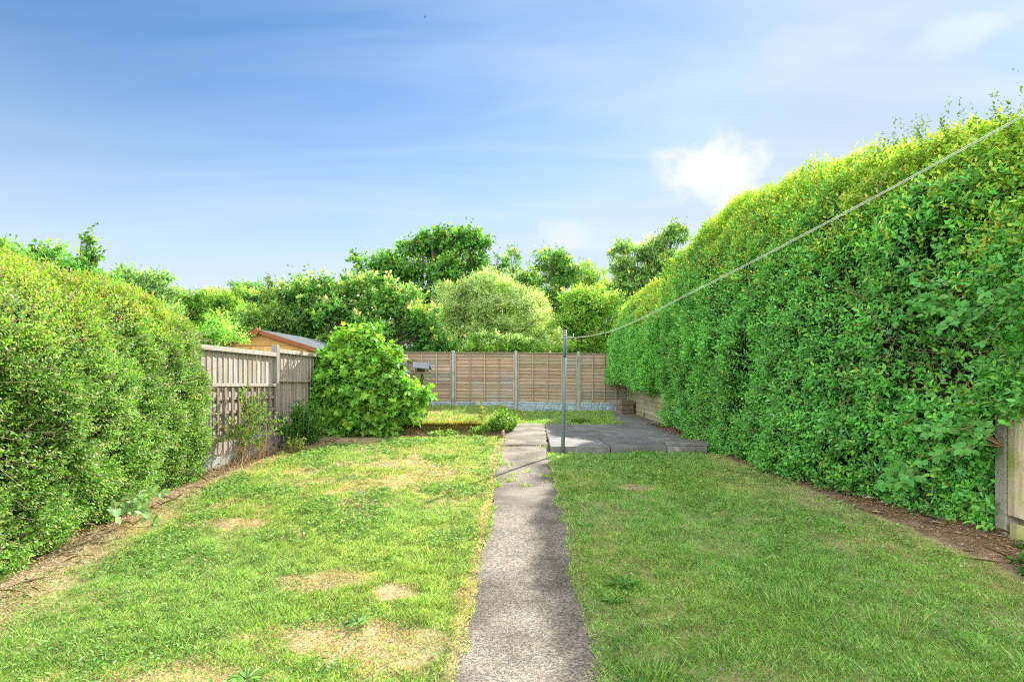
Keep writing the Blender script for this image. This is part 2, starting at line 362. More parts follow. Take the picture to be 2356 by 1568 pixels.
mxp = nd(nt2, 'ShaderNodeMix', data_type='RGBA'); L2(f1.outputs[0], mxp.inputs['Factor']); L2(rm.outputs[0], mxp.inputs['A']); L2(rp.outputs[0], mxp.inputs['B'])
n4 = nd(nt2, 'ShaderNodeTexNoise'); n4.inputs['Scale'].default_value = 2.2; n4.inputs['Detail'].default_value = 6; L2(tc2.outputs['Object'], n4.inputs['Vector'])
mr4 = nd(nt2, 'ShaderNodeMapRange'); mr4.inputs['From Min'].default_value = .38; mr4.inputs['From Max'].default_value = .64; mr4.inputs['To Min'].default_value = .62; mr4.inputs['To Max'].default_value = 1.15; L2(n4.outputs[0], mr4.inputs['Value'])
mm = nd(nt2, 'ShaderNodeMix', data_type='RGBA', blend_type='MULTIPLY'); mm.inputs['Factor'].default_value = 1; L2(mxp.outputs['Result'], mm.inputs['A']); L2(mr4.outputs[0], mm.inputs['B'])
L2(mm.outputs['Result'], p.inputs['Base Color'])
hb = nd(nt2, 'ShaderNodeMath', operation='MULTIPLY'); L2(dm.outputs[0], hb.inputs[0]); L2(sp2.outputs[0], hb.inputs[1])
hb2 = nd(nt2, 'ShaderNodeMath', operation='ADD'); L2(hb.outputs[0], hb2.inputs[0]); L2(n2.outputs[0], hb2.inputs[1])
bp = nd(nt2, 'ShaderNodeBump'); bp.inputs['Strength'].default_value = .7; bp.inputs['Distance'].default_value = .012; L2(hb2.outputs[0], bp.inputs['Height']); L2(bp.outputs[0], p.inputs['Normal'])
L2(p.outputs[0], o.inputs['Surface'])
pc[:, 0] = np.where(smooth, .08, np.clip(1.0-.5*sm(6.7, 9, yv), 0, 1))
tag(mesh_np('path', V, PF, m_path, None, pc, True), kind='structure')
# ------------------------------------------------------------------ patio of cast slabs
m_patio = surf_mat('weathered_slab', (.135, .132, .128), (.215, .21, .202), (7, 7, 7), .85, .3, c3=(.33, .33, .31), s3=9, t3=(.62, .72), c4=(.14, .13, .115), s4=2.2, attr=True)
mb = MB()
def patio_z(y): return np.interp(y, [8.9, 13.1], [.555, .655])
rows = [9.02, 10.38, 11.7, 13.02]
cols = [[.60, 1.56, 2.46, 3.10], [.64, 1.75, 2.72, 3.30], [.70, 1.3, 2.3, 3.46]]
for r in range(3):
    for c in range(3):
        x0, x1, y0, y1 = cols[r][c]+.008, cols[r][c+1]-.008, rows[r]+.008, rows[r+1]-.008
        sk = .05 if c == 0 else 0
        tz = rng.normal(0, .004); k = .85+.3*rng.random(); cc = (k, k, k*1.02)
        P = []
        for (dz) in (-.14, -.008, 0):
            ins = .008 if dz == 0 else 0
            for (x, y) in ((x0+ins, y0+ins), (x1-ins, y0+ins), (x1-ins+.0, y1-ins), (x0+ins+sk, y1-ins)):
                P.append((x, y, patio_z(y)+dz+tz))
        Fs = [(8, 9, 10, 11)]
        for l in range(2):
            for i in range(4): Fs.append((l*4+i, l*4+(i+1) % 4, l*4+4+(i+1) % 4, l*4+4+i))
        mb.add(P, Fs, cc)
mb.add([(2.2, 13.03, .65), (3.5, 13.03, .65), (3.5, 17.2, .735), (3.0, 17.2, .745), (2.75, 15.2, .715)], [(0, 1, 2, 3, 4)], (.95, .95, .97))
tag(mb.build('patio', m_patio), kind='structure')
mb = MB(); mb.box((2.80, 9.32, .587), (.66, .58, .058), rz=-.03, bev=.008); 
tag(mb.build('paving_slab', m_patio), 'loose dark paving slab lying on the front right corner of the patio', 'paving slab')
# a dark strip added to stand for the soil gap dividing the back lawn
mb = MB(); mb.box((.97, 15.1, .69), (.035, 4.1, .075), rz=-.063, rx=.027, bev=.006)
tag(mb.build('lawn_gap_strip', M_block), 'thin dark strip standing in for the soil gap dividing the small lawn behind the patio', 'lawn gap')
mb = MB(); mb.box((-.17, 10.65, .60), (.035, .30, .17), rz=-.07, bev=.005)
tag(mb.build('edging_board', M_block), 'short rotten brown timber edging board at the lawn corner beside the path', 'edging board')
# ================================================================== leaf geometry
T_KITE = (np.array([[0, 0, 0], [.45, .5, .10], [1, 0, 0], [.45, -.5, .10]]), np.array([[0, 2, 1], [0, 3, 2]]))
T_OVAL = (np.array([[0, 0, 0], [.25, .38, .07], [.62, .44, .07], [1, 0, -.06], [.62, -.44, .07], [.25, -.38, .07]]), np.array([[0, 3, 2, 1], [0, 5, 4, 3]]))
T_MAPLE = (np.array([[.33, 0, 0], [0, 0, .02], [.02, .40, .04], [.24, .30, .02], [.50, .62, -.03], [.55, .25, .03], [1, 0, -.08], [.55, -.25, .03], [.50, -.62, -.03], [.24, -.30, .02], [.02, -.40, .04]]),
           np.array([[0, i+1, (i+1) % 10+1] for i in range(10)])[:, ::-1])
T_BLADE = (np.array([[0, .5, 0], [0, -.5, 0], [1, 0, 0]]), np.array([[0, 1, 2]]))
T_BLADE2 = (np.array([[0, .5, 0], [0, -.5, 0], [.55, -.32, .06], [.55, .32, .06], [1, 0, -.06]]), np.array([[0, 1, 2], [0, 2, 3], [3, 2, 4]]))
def leaves(P, D, N, Ln, Wd, C, tpl):
    """one mesh part: arrays of verts, faces, colours"""
    t, f = tpl; n, k = len(P), len(t)
    D = nrm(D); B = nrm(np.cross(N, D)); Nn = np.cross(D, B)
    Ln = np.broadcast_to(np.asarray(Ln, float), (n,)); Wd = np.broadcast_to(np.asarray(Wd, float), (n,))
    V = P[:, None]+t[None, :, 0:1]*(D*Ln[:, None])[:, None]+t[None, :, 1:2]*(B*Wd[:, None])[:, None]+t[None, :, 2:3]*(Nn*Ln[:, None])[:, None]
    Fc = (np.arange(n)*k)[:, None, None]+f[None]
    return V.reshape(-1, 3), Fc.reshape(-1, f.shape[1]), np.repeat(C, k, 0)
def joinm(parts):
    Vs, Fs, Cs = [], [], []; n = 0
    for v, f, c in parts:
        Vs.append(v); Fs.append(f+n); Cs.append(c); n += len(v)
    return np.concatenate(Vs), np.concatenate(Fs), np.concatenate(Cs)
def mixc(pal, n, jitter=.18, w=None):
    """random pick from a palette with brightness jitter"""
    pal = np.asarray(pal, float); i = rng.choice(len(pal), n, p=w)
    return np.clip(pal[i]*(1+jitter*rng.normal(size=(n, 1)))*(1+.06*rng.normal(size=(n, 3))), .003, .8)
def sprigs(A, O, k, slen, L, Wd, C, tpl, up=.45, spread=.5, flat=.25):
    """k leaves set round a short twig at every anchor A pointing along O"""
    n = len(A)
    ax = nrm(O+UP*up+ruv(n)*spread)
    r0 = nrm(np.cross(ax, ruv(n))); r1 = np.cross(ax, r0)
    out = []
    slen = np.broadcast_to(np.asarray(slen, float), (n,)); L = np.broadcast_to(np.asarray(L, float), (n,)); Wd = np.broadcast_to(np.asarray(Wd, float), (n,))
    for j in range(k):
        t = (j+.4)/k; an = j*2.4+rng.random(n)*.6
        rad = np.cos(an)[:, None]*r0+np.sin(an)[:, None]*r1
        D = nrm(ax*(.25+.6*t)+rad*(1.05-.45*t)+ruv(n)*.25)
        N = nrm(ax*1.0-rad*.35+UP*flat+ruv(n)*.3)
        P = A+ax*(slen*t)[:, None]
        s = (.55+.8*rng.random(n))*(1.1-.25*t)
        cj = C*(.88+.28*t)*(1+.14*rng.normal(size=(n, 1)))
        od = rng.random(n) < .012; cj[od] = np.array([.42, .33, .10])*(.7+.6*rng.random((od.sum(), 1)))
        out.append(leaves(P, D, N, L*s, Wd*s, np.clip(cj, .003, .85), tpl))
    return joinm(out)
# ------------------------------------------------------------------ hedges as a swept profile
class Hedge:
    def __init__(s, y0, y1, xb, xc, zc, ft, fo, fh, side, amp=.16, seed=0):
        s.y0, s.y1, s.xb, s.xc, s.zc, s.ft, s.fo, s.fh, s.side, s.amp, s.seed = y0, y1, xb, xc, zc, ft, fo, fh, side, amp, seed
    def raw(s, y, t, off=0):
        xb, xc, zc = s.xb(y), s.xc(y), s.zc(y); g = G(xb, y)
        x = xb+(xc-xb)*np.interp(t, s.ft, s.fo); z = g+(zc-g)*np.interp(t, s.ft, s.fh)
        return np.stack([x, y+0*x, z], -1)
    def nor(s, y, t):
        e = .02
        a = s.raw(y, t+e)-s.raw(y, t-e); b = s.raw(y+e, t)-s.raw(y-e, t)
        n = nrm(np.cross(a, b)); sg = np.sign(np.sum(n*(s.raw(y, t)-s.ctr(y)), -1, keepdims=True)); return n*np.where(sg == 0, 1, sg)
    def ctr(s, y):
        xc = s.xc(y); return np.stack([xc+.15*s.side, y+0*xc, s.zc(y)*.5], -1)
    def pt(s, y, t):
        p = s.raw(y, t); n = s.nor(y, t)
        q = p[..., 2]
        d = s.amp*(2*fbm(y*1.5+s.seed, q*1.7, 3+s.seed, 3)-1)+s.amp*.55*(2*vn(y*4.5, q*4.5+s.seed, 7+s.seed)-1)
        return p+n*d[..., None], n
def hedge_core(name, H, t0, t1, depth, parent, nyy=60, ntt=34, start=.25):  # opaque dark hull added to block the view through the leaves
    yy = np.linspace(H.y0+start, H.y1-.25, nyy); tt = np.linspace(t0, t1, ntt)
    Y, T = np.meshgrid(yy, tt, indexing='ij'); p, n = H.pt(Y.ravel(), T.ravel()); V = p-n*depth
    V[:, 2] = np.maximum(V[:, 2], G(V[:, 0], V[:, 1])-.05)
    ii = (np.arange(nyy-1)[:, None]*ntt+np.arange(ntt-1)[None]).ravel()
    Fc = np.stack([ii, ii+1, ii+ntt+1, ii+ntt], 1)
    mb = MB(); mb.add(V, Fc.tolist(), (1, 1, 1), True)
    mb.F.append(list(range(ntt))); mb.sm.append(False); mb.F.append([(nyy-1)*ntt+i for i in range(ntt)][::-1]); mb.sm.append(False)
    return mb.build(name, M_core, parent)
# ================================================================== grass
def blades(n, x0, x1, y0, y1, dens, mask):
    pass
def lawn_mask(x, y):
    l = (x > lawn_l(y)-.03+.12*(fbm(x*5, y*5, 90, 2)-.5)) & (x < path_l(y)+.0+.10*(fbm(y*3.4, y*0, 91, 3)-.42)*2*rng.random(np.shape(x))) & (y < 10.9)
    r = (x > path_r(y)-.0+.10*(fbm(y*3.1, y*0+3, 92, 3)-.58)*2*rng.random(np.shape(x))) & (x < lawn_r(y)+.12*(fbm(x*5, y*5, 93, 2)-.5)) & (y < 9.0)
    b1 = (x > -3.1) & (x < .08+.14*(y-13)*(y < 13)) & (y > STEP_Y) & (y < 17.38) & ((x < -.28) | (y > 13))
    b2 = (x > -.3) & (x < np.interp(y, [12.95, 13.3, 15.2, 17.2], [2.45, 2.65, 2.78, 3.0])) & (y > 12.97) & (y < 17.38) & (np.abs(x-.97) > .04)
    pm = (x > path_l(y)-.02) & (x < path_r(y)+.02) & (y > 6.75) & (y < 9.5) & (fbm(x*5, y*4, 121, 3) > .655)
    pj = (x > path_l(y)) & (x < path_r(y)) & (np.minimum(np.minimum(np.abs(y-9.56), np.abs(y-6.7)), np.abs(y-5.95)) < .025) & (vn(x*6, y, 123) > .62)
    return l | r | b1 | b2 | pm | pj
GREENS = np.array([[.185, .37, .06], [.24, .43, .085], [.34, .48, .15], [.15, .31, .055], [.42, .51, .24]])
STRAW = np.array([[.49, .41, .25], [.42, .355, .20], [.40, .37, .18], [.54, .48, .34]])
def grass(N, ylo, yhi, w, h):
    x = rng.uniform(-3.8, 4.0, N); y = rng.uniform(ylo, yhi, N)
    d = dry(x, y); pz = fbm(x*.9+9, y*.7, 101, 2); pz2 = fbm(x*6, y*6, 103, 2)
    keep = lawn_mask(x, y) & (rng.random(N) < 1-.55*d) & (rng.random(N) < .55+.9*pz2) & ((np.abs(x) < .95*y+.3))
    x, y, d, pz, pz2 = x[keep], y[keep], d[keep], pz[keep], pz2[keep]; n = len(x)
    on = (x > path_l(y)-.10) & (x < path_r(y)+.10) & (y < 12.9); P = np.stack([x, y, np.where(on, np.maximum(prof(y)+.010, G(x, y)-.004), G(x, y)-.004)], 1)
    st = rng.random(n) < np.clip(d*1.0+.10, 0, .97)
    C = np.where(st[:, None], mixc(STRAW, n, .16), mixc(GREENS, n, .16))
    yl = sm(.45, .7, pz)[:, None]; C = C*(1-yl*.5)+C*np.array([1.25, 1.05, .85])*yl*.5
    C = C*np.where(x > .45, 1.0, 0)[:, None]*np.array([.90, 1.03, .95])+C*np.where(x > .45, 0.0, 1.0)[:, None]
    tall = (h*(.5+.9*rng.random(n)))*(1-.45*d)*(.35+1.25*vn(x*13, y*13, 107))*(.8+.5*pz2)
    tall = np.where((rng.random(n) < .025) & ~st, tall*1.9, tall)
    rawb = (y > STEP_Y-.05) & (x < .1)
    tall = np.where(rawb, tall*1.7, tall)
    ang = rng.random(n)*2*math.pi; lean = .35+.75*rng.random(n)
    D = np.stack([np.cos(ang)*lean, np.sin(ang)*lean, np.ones(n)], 1); D[st, 2] *= .55
    Nn = np.stack([np.cos(ang+1.57+rng.normal(size=n)*.6), np.sin(ang+1.57), np.full(n, .4)], 1)
    return leaves(P, D, Nn, tall, w*(.6+.8*rng.random(n)), C*(.8+.4*vn(x*9, y*9, 109))[:, None], T_BLADE2 if yhi < 6 else T_BLADE)
m1 = grass(420000, 2.2, 4.6, .0052, .031)
tri = [m1, grass(350000, 4.6, 7.2, .0075, .033), grass(230000, 7.2, 11.0, .011, .042), grass(170000, 11.3, 17.4, .017, .055)]
# long grass tussocks hanging over the raised edge
def fringe():
    n = 5200; x = rng.uniform(-2.7, -.35, n); y = STEP_Y+.02+.12*(vn(x*3, x*0, 3)-.5)+rng.normal(0, .035, n)
    P = np.stack([x, y, G(x, y+.06)+.0], 1)
    D = np.stack([rng.normal(0, .35, n), -.7-.4*rng.random(n), rng.normal(.1, .55, n)], 1)
    return leaves(P, D, np.tile([0, -.3, 1.0], (n, 1))+ruv(n)*.4, .08+.12*rng.random(n), .011, mixc([[.50, .34, .10], [.42, .33, .12], [.30, .32, .08], [.22, .30, .06]], n), T_BLADE)
tri.append(fringe())
def tuss(cx, cy, n, r, h, pal, w=.006):
    x = cx+rng.normal(0, r, n); y = cy+rng.normal(0, r, n); P = np.stack([x, y, G(x, y)], 1)
    D = np.stack([(x-cx)/r*.45+rng.normal(0, .3, n), (y-cy)/r*.45+rng.normal(0, .3, n), np.ones(n)], 1)
    return leaves(P, D, ruv(n)+UP*.3, h*(.5+.7*rng.random(n)), w, mixc(pal, n), T_BLADE2)
for (cx, cy, n, r, h) in ((1.9, 3.75, 420, .13, .085), (2.35, 3.5, 300, .12, .075), (2.2, 4.3, 300, .14, .07), (.72, 2.95, 260, .08, .09), (1.2, 3.1, 200, .12, .07), (-2.0, 3.3, 380, .18, .06), (-1.5, 3.7, 300, .16, .06), (.9, 8.6, 260, .2, .06), (1.8, 8.7, 260, .25, .06), (1.0, 7.4, 300, .25, .05)):
    tri.append(tuss(cx, cy, n, r, h, GREENS[:4]))
V, Fc, C = joinm(tri)
tag(mesh_np('grass', V, Fc, M_grass, None, C), 'short patchy green and straw coloured lawn grass on both sides of the path', 'grass', kind='stuff')
# broad leaved weeds woven through the turf
def weeds():
    N = 150000; x = rng.uniform(-3.6, 3.6, N); y = rng.uniform(2.4, 10.6, N)**1.0
    f = fbm(x*2.0+4, y*2.0, 111, 3); c = .7*sm(.42, .74, f)*(1-.75*dry(x, y))*np.where(x > .4, .35, 1.0)
    k = lawn_mask(x, y) & (rng.random(N) < c) & (rng.random(N) < np.clip(5/y, .25, 1)); x, y = x[k], y[k]; n = len(x)
    P = np.stack([x, y, G(x, y)+.012+.02*rng.random(n)], 1); a = rng.random(n)*6.283
    D = np.stack([np.cos(a), np.sin(a), .15+.5*rng.random(n)], 1)
    s = np.clip(y/5, .8, 1.7)
    return leaves(P, D, np.tile(UP, (n, 1))+ruv(n)*.45, (.022+.026*rng.random(n))*s, (.011+.012*rng.random(n))*s, mixc([[.14, .32, .05], [.19, .38, .07], [.28, .43, .16], [.11, .26, .05]], n), T_OVAL)
V, Fc, C = weeds()
tag(mesh_np('lawn_weeds', V, Fc, M_grass, None, C), 'low broad leaved clover and weeds spread through the turf', 'weeds', kind='stuff')
def rosette(cx, cy, r, n, label, pal, lift=.05):
    n = int(n*2); r *= .85
    a = np.arange(n)*2.4+rng.random(n)*.4; P = np.stack([cx+np.cos(a)*.015, cy+np.sin(a)*.015, np.full(n, float(G(cx, cy))+.01)], 1)
    D = np.stack([np.cos(a), np.sin(a), lift+.35*rng.random(n)], 1)
    v, f, c = leaves(P, D, np.tile(UP, (n, 1))+ruv(n)*.25, r*(.35+.7*rng.random(n)), r*.15, mixc(pal, n, .2), T_OVAL)
    # toothed edge: pinch alternate side vertices
    return tag(mesh_np('dandelion_plant', v, f, M_grass, None, c), label, 'weed', 'leafy rosettes in the lawn')
DG = [[.11, .29, .05], [.14, .34, .06], [.18, .38, .08]]
rosette(.79, 4.05, .17, 22, 'large dark green rosette of jagged leaves on the right lawn beside the path', DG)
rosette(.67, 3.78, .12, 15, 'smaller dark leafy rosette touching the big one next to the path', DG)
rosette(.70, 5.35, .10, 14, 'low bluish green rosette at the shaded path edge halfway along the right lawn', DG)
rosette(.60, 2.78, .14, 18, 'bright leafy rosette at the bottom of the picture right of the path', [[.07, .22, .04], [.09, .25, .05]])
rosette(-.95, 3.5, .12, 16, 'pale grey green rosette beside the dry patch of the left lawn', [[.22, .42, .12], [.27, .46, .15]])
rosette(-1.35, 2.9, .13, 16, 'leafy rosette in the dry turf at the bottom of the left lawn', [[.20, .40, .10], [.24, .44, .12]])
# ------------------------------------------------------------------ litter
def litter(n, fx, fy, pal, L0, name, label, cat, extra=0):
    x, y = fx, fy; P = np.stack([x, y, G(x, y)+.006+.02*rng.random(n)], 1); a = rng.random(n)*6.283
    D = np.stack([np.cos(a), np.sin(a), rng.normal(0, .3, n)], 1)
    parts = [leaves(P, D, np.tile(UP, (n, 1))+ruv(n)*.7, L0*(.5+rng.random(n)), L0*.5, mixc(pal, n, .25), T_KITE)]
    if extra:
        i = rng.choice(n, extra); P2 = P[i]+UP*.012; a = rng.random(extra)*6.283
        D = np.stack([np.cos(a), np.sin(a), rng.normal(.05, .12, extra)], 1)
        parts.append(leaves(P2, D, np.tile(UP, (extra, 1))+ruv(extra)*.3, .08+.20*rng.random(extra), .0026, mixc([[.46, .37, .24], [.36, .27, .17], [.55, .46, .32]], extra), T_KITE))
    V, Fc, C = joinm(parts)
    return tag(mesh_np(name, V, Fc, M_litter, None, C), label, cat, kind='stuff')
n = 12000; y = rng.uniform(2.9, 9.3, n); u = rng.random(n)**.75; x = lawn_r(y)+.02+u*.85
litter(n, x, y, [[.25, .15, .085], [.34, .21, .12], [.17, .11, .065], [.42, .28, .16], [.30, .23, .15]], .024, 'leaf_litter', 'brown fallen leaves and dry twigs along the foot of the right hedge', 'leaf litter', 220)
n = 1500; y = rng.uniform(9.5, 13.0, n); x = 3.38-np.abs(rng.normal(0, .13, n))-.25*(rng.random(n) < .25)*rng.random(n)
P = np.stack([x, y, patio_z(y)+.008+.02*rng.random(n)], 1); a = rng.random(n)*6.283
V, Fc, C = leaves(P, np.stack([np.cos(a), np.sin(a), rng.normal(0, .3, n)], 1), np.tile(UP, (n, 1))+ruv(n)*.7, .05, .025, mixc([[.17, .095, .05], [.24, .14, .075], [.2, .17, .08]], n, .25), T_KITE)
tag(mesh_np('patio_litter', V, Fc, M_litter, None, C), 'brown leaf debris drifted along the right side of the patio', 'leaf litter', kind='stuff')
n = 15000; y = rng.uniform(2.6, 10.2, n); x = lawn_l(y)+.14-rng.random(n)**.8*.75
litter(n, x, y, [[.54, .42, .26], [.46, .35, .21], [.60, .49, .33], [.34, .24, .14], [.36, .36, .15]], .018, 'dry_debris', 'straw coloured clippings and dead stalks along the edge of the left bed', 'dry debris', 260)
n = 2600; y = rng.uniform(10.75, 11.5, n); x = rng.uniform(-2.4, -.2, n)
litter(n, x, y, [[.34, .26, .15], [.22, .16, .09], [.42, .33, .18], [.18, .2, .07]], .035, 'bed_debris', 'dead leaves and straw in the narrow bed below the raised back lawn', 'dry debris', 150)
# ================================================================== lap fence panels
def lap_boards(s0, s1, z0a, z0b, h, rows, thick=.014, wave=.011, nx=26, seed=0):
    """rows of waney boards in local (along, out, up); z0a / z0b are the base heights at both ends"""
    V, Fs, C = [], [], []; n = 0; p = h/rows
    ss = np.linspace(s0, s1, nx); u = (ss-s0)/(s1-s0); zb = z0a+(z0b-z0a)*u
    for i in range(rows):
        k = .78+.4*rng.random(); tone = np.array([k*(1+.06*rng.normal()), k, k*(1+.05*rng.normal())])
        lo = zb+i*p+wave*(fbm(ss*4, i*3.1+seed, 5, 3)-.5)*2.4; hi = zb+(i+1)*p+.012
        hi = np.minimum(hi, zb+h)
        a = np.stack([ss, np.full(nx, .030), lo], 1); b = np.stack([ss, np.full(nx, .006), hi], 1); c = np.stack([ss, np.full(nx, .030-thick), lo], 1)
        V += [a, b, c]; C.append(np.tile(tone, (nx*3, 1)))
        for j in range(nx-1):
            Fs.append((n+j, n+j+1, n+nx+j+1, n+nx+j)); Fs.append((n+2*nx+j, n+2*nx+j+1, n+j+1, n+j))
        n += nx*3
    return np.concatenate(V), Fs, np.concatenate(C)
class Frame:
    def __init__(s, o, u, out): s.o = np.asarray(o, float); s.u = nrm(np.asarray(u, float)); s.n = nrm(np.asarray(out, float))
    def __call__(s, V): V = np.asarray(V, float); return s.o+V[:, 0:1]*s.u+V[:, 1:2]*s.n+V[:, 2:3]*UP
    def M(s): return Matrix((tuple(s.u), tuple(-s.n), (0, 0, 1))).transposed()
    def p(s, a, o, z): return s.o+a*s.u+o*s.n+z*UP
# ------------------------------------------------------------------ rear fence
RF = Frame((0, 17.5, 0), (1, 0, 0), (0, -1, 0))
fence = empty('panel_fence', (0, 17.5, .75), 'brown waney lap panel fence with concrete posts closing the far end of the garden', 'fence')
pxs = [1043-432, 1043-288, 1043-144, 1043, 1187, 1331, 1447]
px_x = [(p_-CX)/74.8 for p_ in (754, 899, 1043, 1187, 1331, 1449)]
base = [.775, .772, .77, .765, .74, .73]
for i, x in enumerate(px_x):
    mb = MB(); top = base[i]+1.845
    mb.box((x, 17.5, (base[i]-.2+top)/2), (.098, .11, top-base[i]+.2), bev=.016)
    mb.build('post', M_conc, fence)
for i in range(5):
    x0, x1 = px_x[i]+.049, px_x[i+1]-.049; za, zb = base[i]+.30, base[i+1]+.30; h = 1.50
    V, Fs, C = lap_boards(x0, x1, za, zb, h-.03, 14, seed=i*7)
    mb = MB(); mb.add(RF(V), Fs, C)
    mb.box(((x0+x1)/2, 17.50, (za+zb)/2+h/2), (x1-x0, .008, h-.06))
    pn = mb.build('lap_panel', M_lap, fence)
    sl = math.atan2(zb-za, x1-x0)
    for k in range(5):
        x = x0+.022+(x1-x0-.044)*k/4; zz_ = za+(zb-za)*k/4; k2 = .85+.3*rng.random(); mb = MB()
        mb.box((x, 17.5-.044, zz_+h/2-.02), (.036, .022, h-.06), ry=0, bev=.004, col=(k2, k2, k2)); mb.build('batten', M_batten, pn)
    mb = MB(); mb.box(((x0+x1)/2, 17.5-.02, (za+zb)/2+h-.012), (x1-x0, .075, .024), ry=-sl, bev=.004); mb.build('capping', M_batten, pn)
    # rock faced gravel board
    nx_, nz_ = 70, 14; V = []
    for a in range(nz_):
        for b in range(nx_):
            x = x0+(x1-x0)*b/(nx_-1); v = a/(nz_-1); z = base[i]+(base[i+1]-base[i])*b/(nx_-1)-.05+.345*v
            row = int(v*3.99); off = .13*row; cell = ((x+off*1.7)/(.24))
            fr = abs((cell % 1)-.5); frz = abs((v*4 % 1)-.5)
            rel = .022*sm(.5, .40, fr)*sm(.5, .36, frz)*(.5+vn(math.floor(cell), row, 9)) + .012*vn(x*22, z*26, 4)
            if a in (0, nz_-1) or b in (0, nx_-1): rel = .004
            V.append((x, 17.5-.018-rel, z))
    Fs = [(a*nx_+b, a*nx_+b+1, (a+1)*nx_+b+1, (a+1)*nx_+b) for a in range(nz_-1) for b in range(nx_-1)]
    mb = MB(); mb.add(V, Fs); mb.box(((x0+x1)/2, 17.5, (base[i]+base[i+1])/2+.12), (x1-x0, .03, .34), ry=-sl)
    mb.build('gravel_board', M_gboard, fence)
# ------------------------------------------------------------------ left close board fence
u = nrm(np.array([.1186, 1, 0])); nL = np.array([u[1], -u[0], 0])
LF = Frame((-4.07, 9.75, 0), u, nL)
lf = empty('board_fence', (-4.07, 9.75, .35), 'silvery close board timber fence with wooden posts along the left boundary', 'fence')
P0 = 2.1
def lev(b): return (2.085+.072*(b), 1.53+.085*b, .50+.075*b, .30+.07*b)   # rail top, mid rail, board bottom, gravel bottom
for b in range(-2, 5):
    a = b*P0; t = lev(max(b, -1))
    if b < 5:
        mb = MB(); mb.box(LF.p(a, .02, (t[3]-.2+t[0]+.135)/2), (.10, .10, t[0]+.135-t[3]+.2), M=LF.M(), bev=.008, col=(.82, .82, .84)); mb.build('post', M_grey_wood, lf)
for b in range(-2, 4):
    a0, a1 = b*P0+.05, (b+1)*P0-.05; tt_, tm, tb, tg = lev(b+1) if b >= 0 else lev(0)
    mb = MB(); n = 16; w = (a1-a0)/n
    for i in range(n):
        k = .80+.35*rng.random(); zt = tt_-.05+rng.normal(0, .004); zl = tb+rng.normal(0, .004)
        ca, sa = math.cos(.11), math.sin(.11)
        Mr = LF.M() @ Matrix.Rotation(.115, 3, 'Z')
        mb.box(LF.p(a0+w*(i+.5), .0, (zt+zl)/2), (w*.93, .014, zt-zl), M=Mr, col=(k, k*(1+.02*rng.normal()), k*(1+.03*rng.normal())))
    mb.build('boards', M_grey_wood, lf)
    mb = MB(); mb.box(LF.p((a0+a1)/2, .043, tt_-.035), (a1-a0, .055, .07), M=LF.M(), bev=.006, col=(1.1, 1.1, 1.08)); mb.build('top_rail', M_grey_wood, lf)
    mb = MB(); mb.box(LF.p((a0+a1)/2, .04, tm), (a1-a0, .045, .05), M=LF.M(), bev=.006, col=(1.02, 1, .98)); mb.build('middle_rail', M_grey_wood, lf)
    mb = MB(); mb.box(LF.p((a0+a1)/2, .005, (tb+tg)/2-.05), (a1-a0, .05, tb-tg+.09), M=LF.M(), bev=.006); mb.build('gravel_board', M_conc, lf)
# trellis fixed to the first visible bay
tr = empty('trellis', LF.p(-.95, .08, .9), 'weathered brown square trellis fixed to the left timber fence below its middle rail', 'trellis')
M_trel = surf_mat('trellis_wood', (.165, .13, .095), (.255, .21, .16), (24, 24, 4), .88, .3, attr=True)
za, zb = .82, 1.49
for k in range(11):
    a = -1.79+k*.172; q = .85+.3*rng.random(); mb = MB()
    mb.box(LF.p(a, .052, (za+zb)/2+rng.normal(0, .004)), (.046, .020, zb-za), M=LF.M() @ Matrix.Rotation(rng.normal(0, .008), 3, 'Y'), bev=.003, col=(q, q, q)); mb.build('upright_slat', M_trel, tr)
for k, z in enumerate((.93, 1.13, 1.33)):
    q = 1.25+.2*rng.random(); mb = MB(); mb.box(LF.p(-.92, .030, z), (1.86, .022, .045), M=LF.M(), bev=.003, col=(q, q, q)); mb.build('cross_slat', M_trel, tr)
# ------------------------------------------------------------------ right boundary
a_, b_ = np.array([3.60, 17.38, 0]), np.array([3.50, 12.92, 0]); uu = nrm(b_-a_)
BF = Frame(a_, uu, (-1, -.02, 0)); Lb = float(np.linalg.norm(b_-a_))
bf = empty('boundary_fence', (3.55, 15, .7), 'low greenish algae stained lap board fence under the far end of the right hedge', 'fence')
for k in range(2):
    s0, s1 = k*Lb/2+.01, (k+1)*Lb/2-.01; z0, z1 = .735-.045*k*1.1, .735-.045*(k+1)*1.1
    V, Fs, C = lap_boards(s0, s1, z0, z1, 1.45, 12, wave=.004, seed=40+k)
    mb = MB(); mb.add(BF(V), Fs, C); mb.box(BF.p((s0+s1)/2, -.0, (z0+z1)/2+.70), (s1-s0, .008, 1.36), M=BF.M()); mb.build('lap_panel', M_green_wood, bf)
mb = MB(); mb.box(BF.p(Lb/2, .04, .70), (.045, .03, .22), M=BF.M() @ Matrix.Rotation(.12, 3, 'Y'), bev=.004); mb.build('stake', M_block, bf)
mb = MB(); mb.box(BF.p(Lb+.06, -.03, 1.25), (.10, .10, 1.5), M=BF.M(), bev=.01); mb.build('post', M_block, bf)
kw = empty('edging_wall', (3.45, 11, .6), 'row of low buff concrete edging blocks between the patio and the right hedge', 'edging')
yy = [12.75, 11.85, 11.0, 10.15, 9.35]
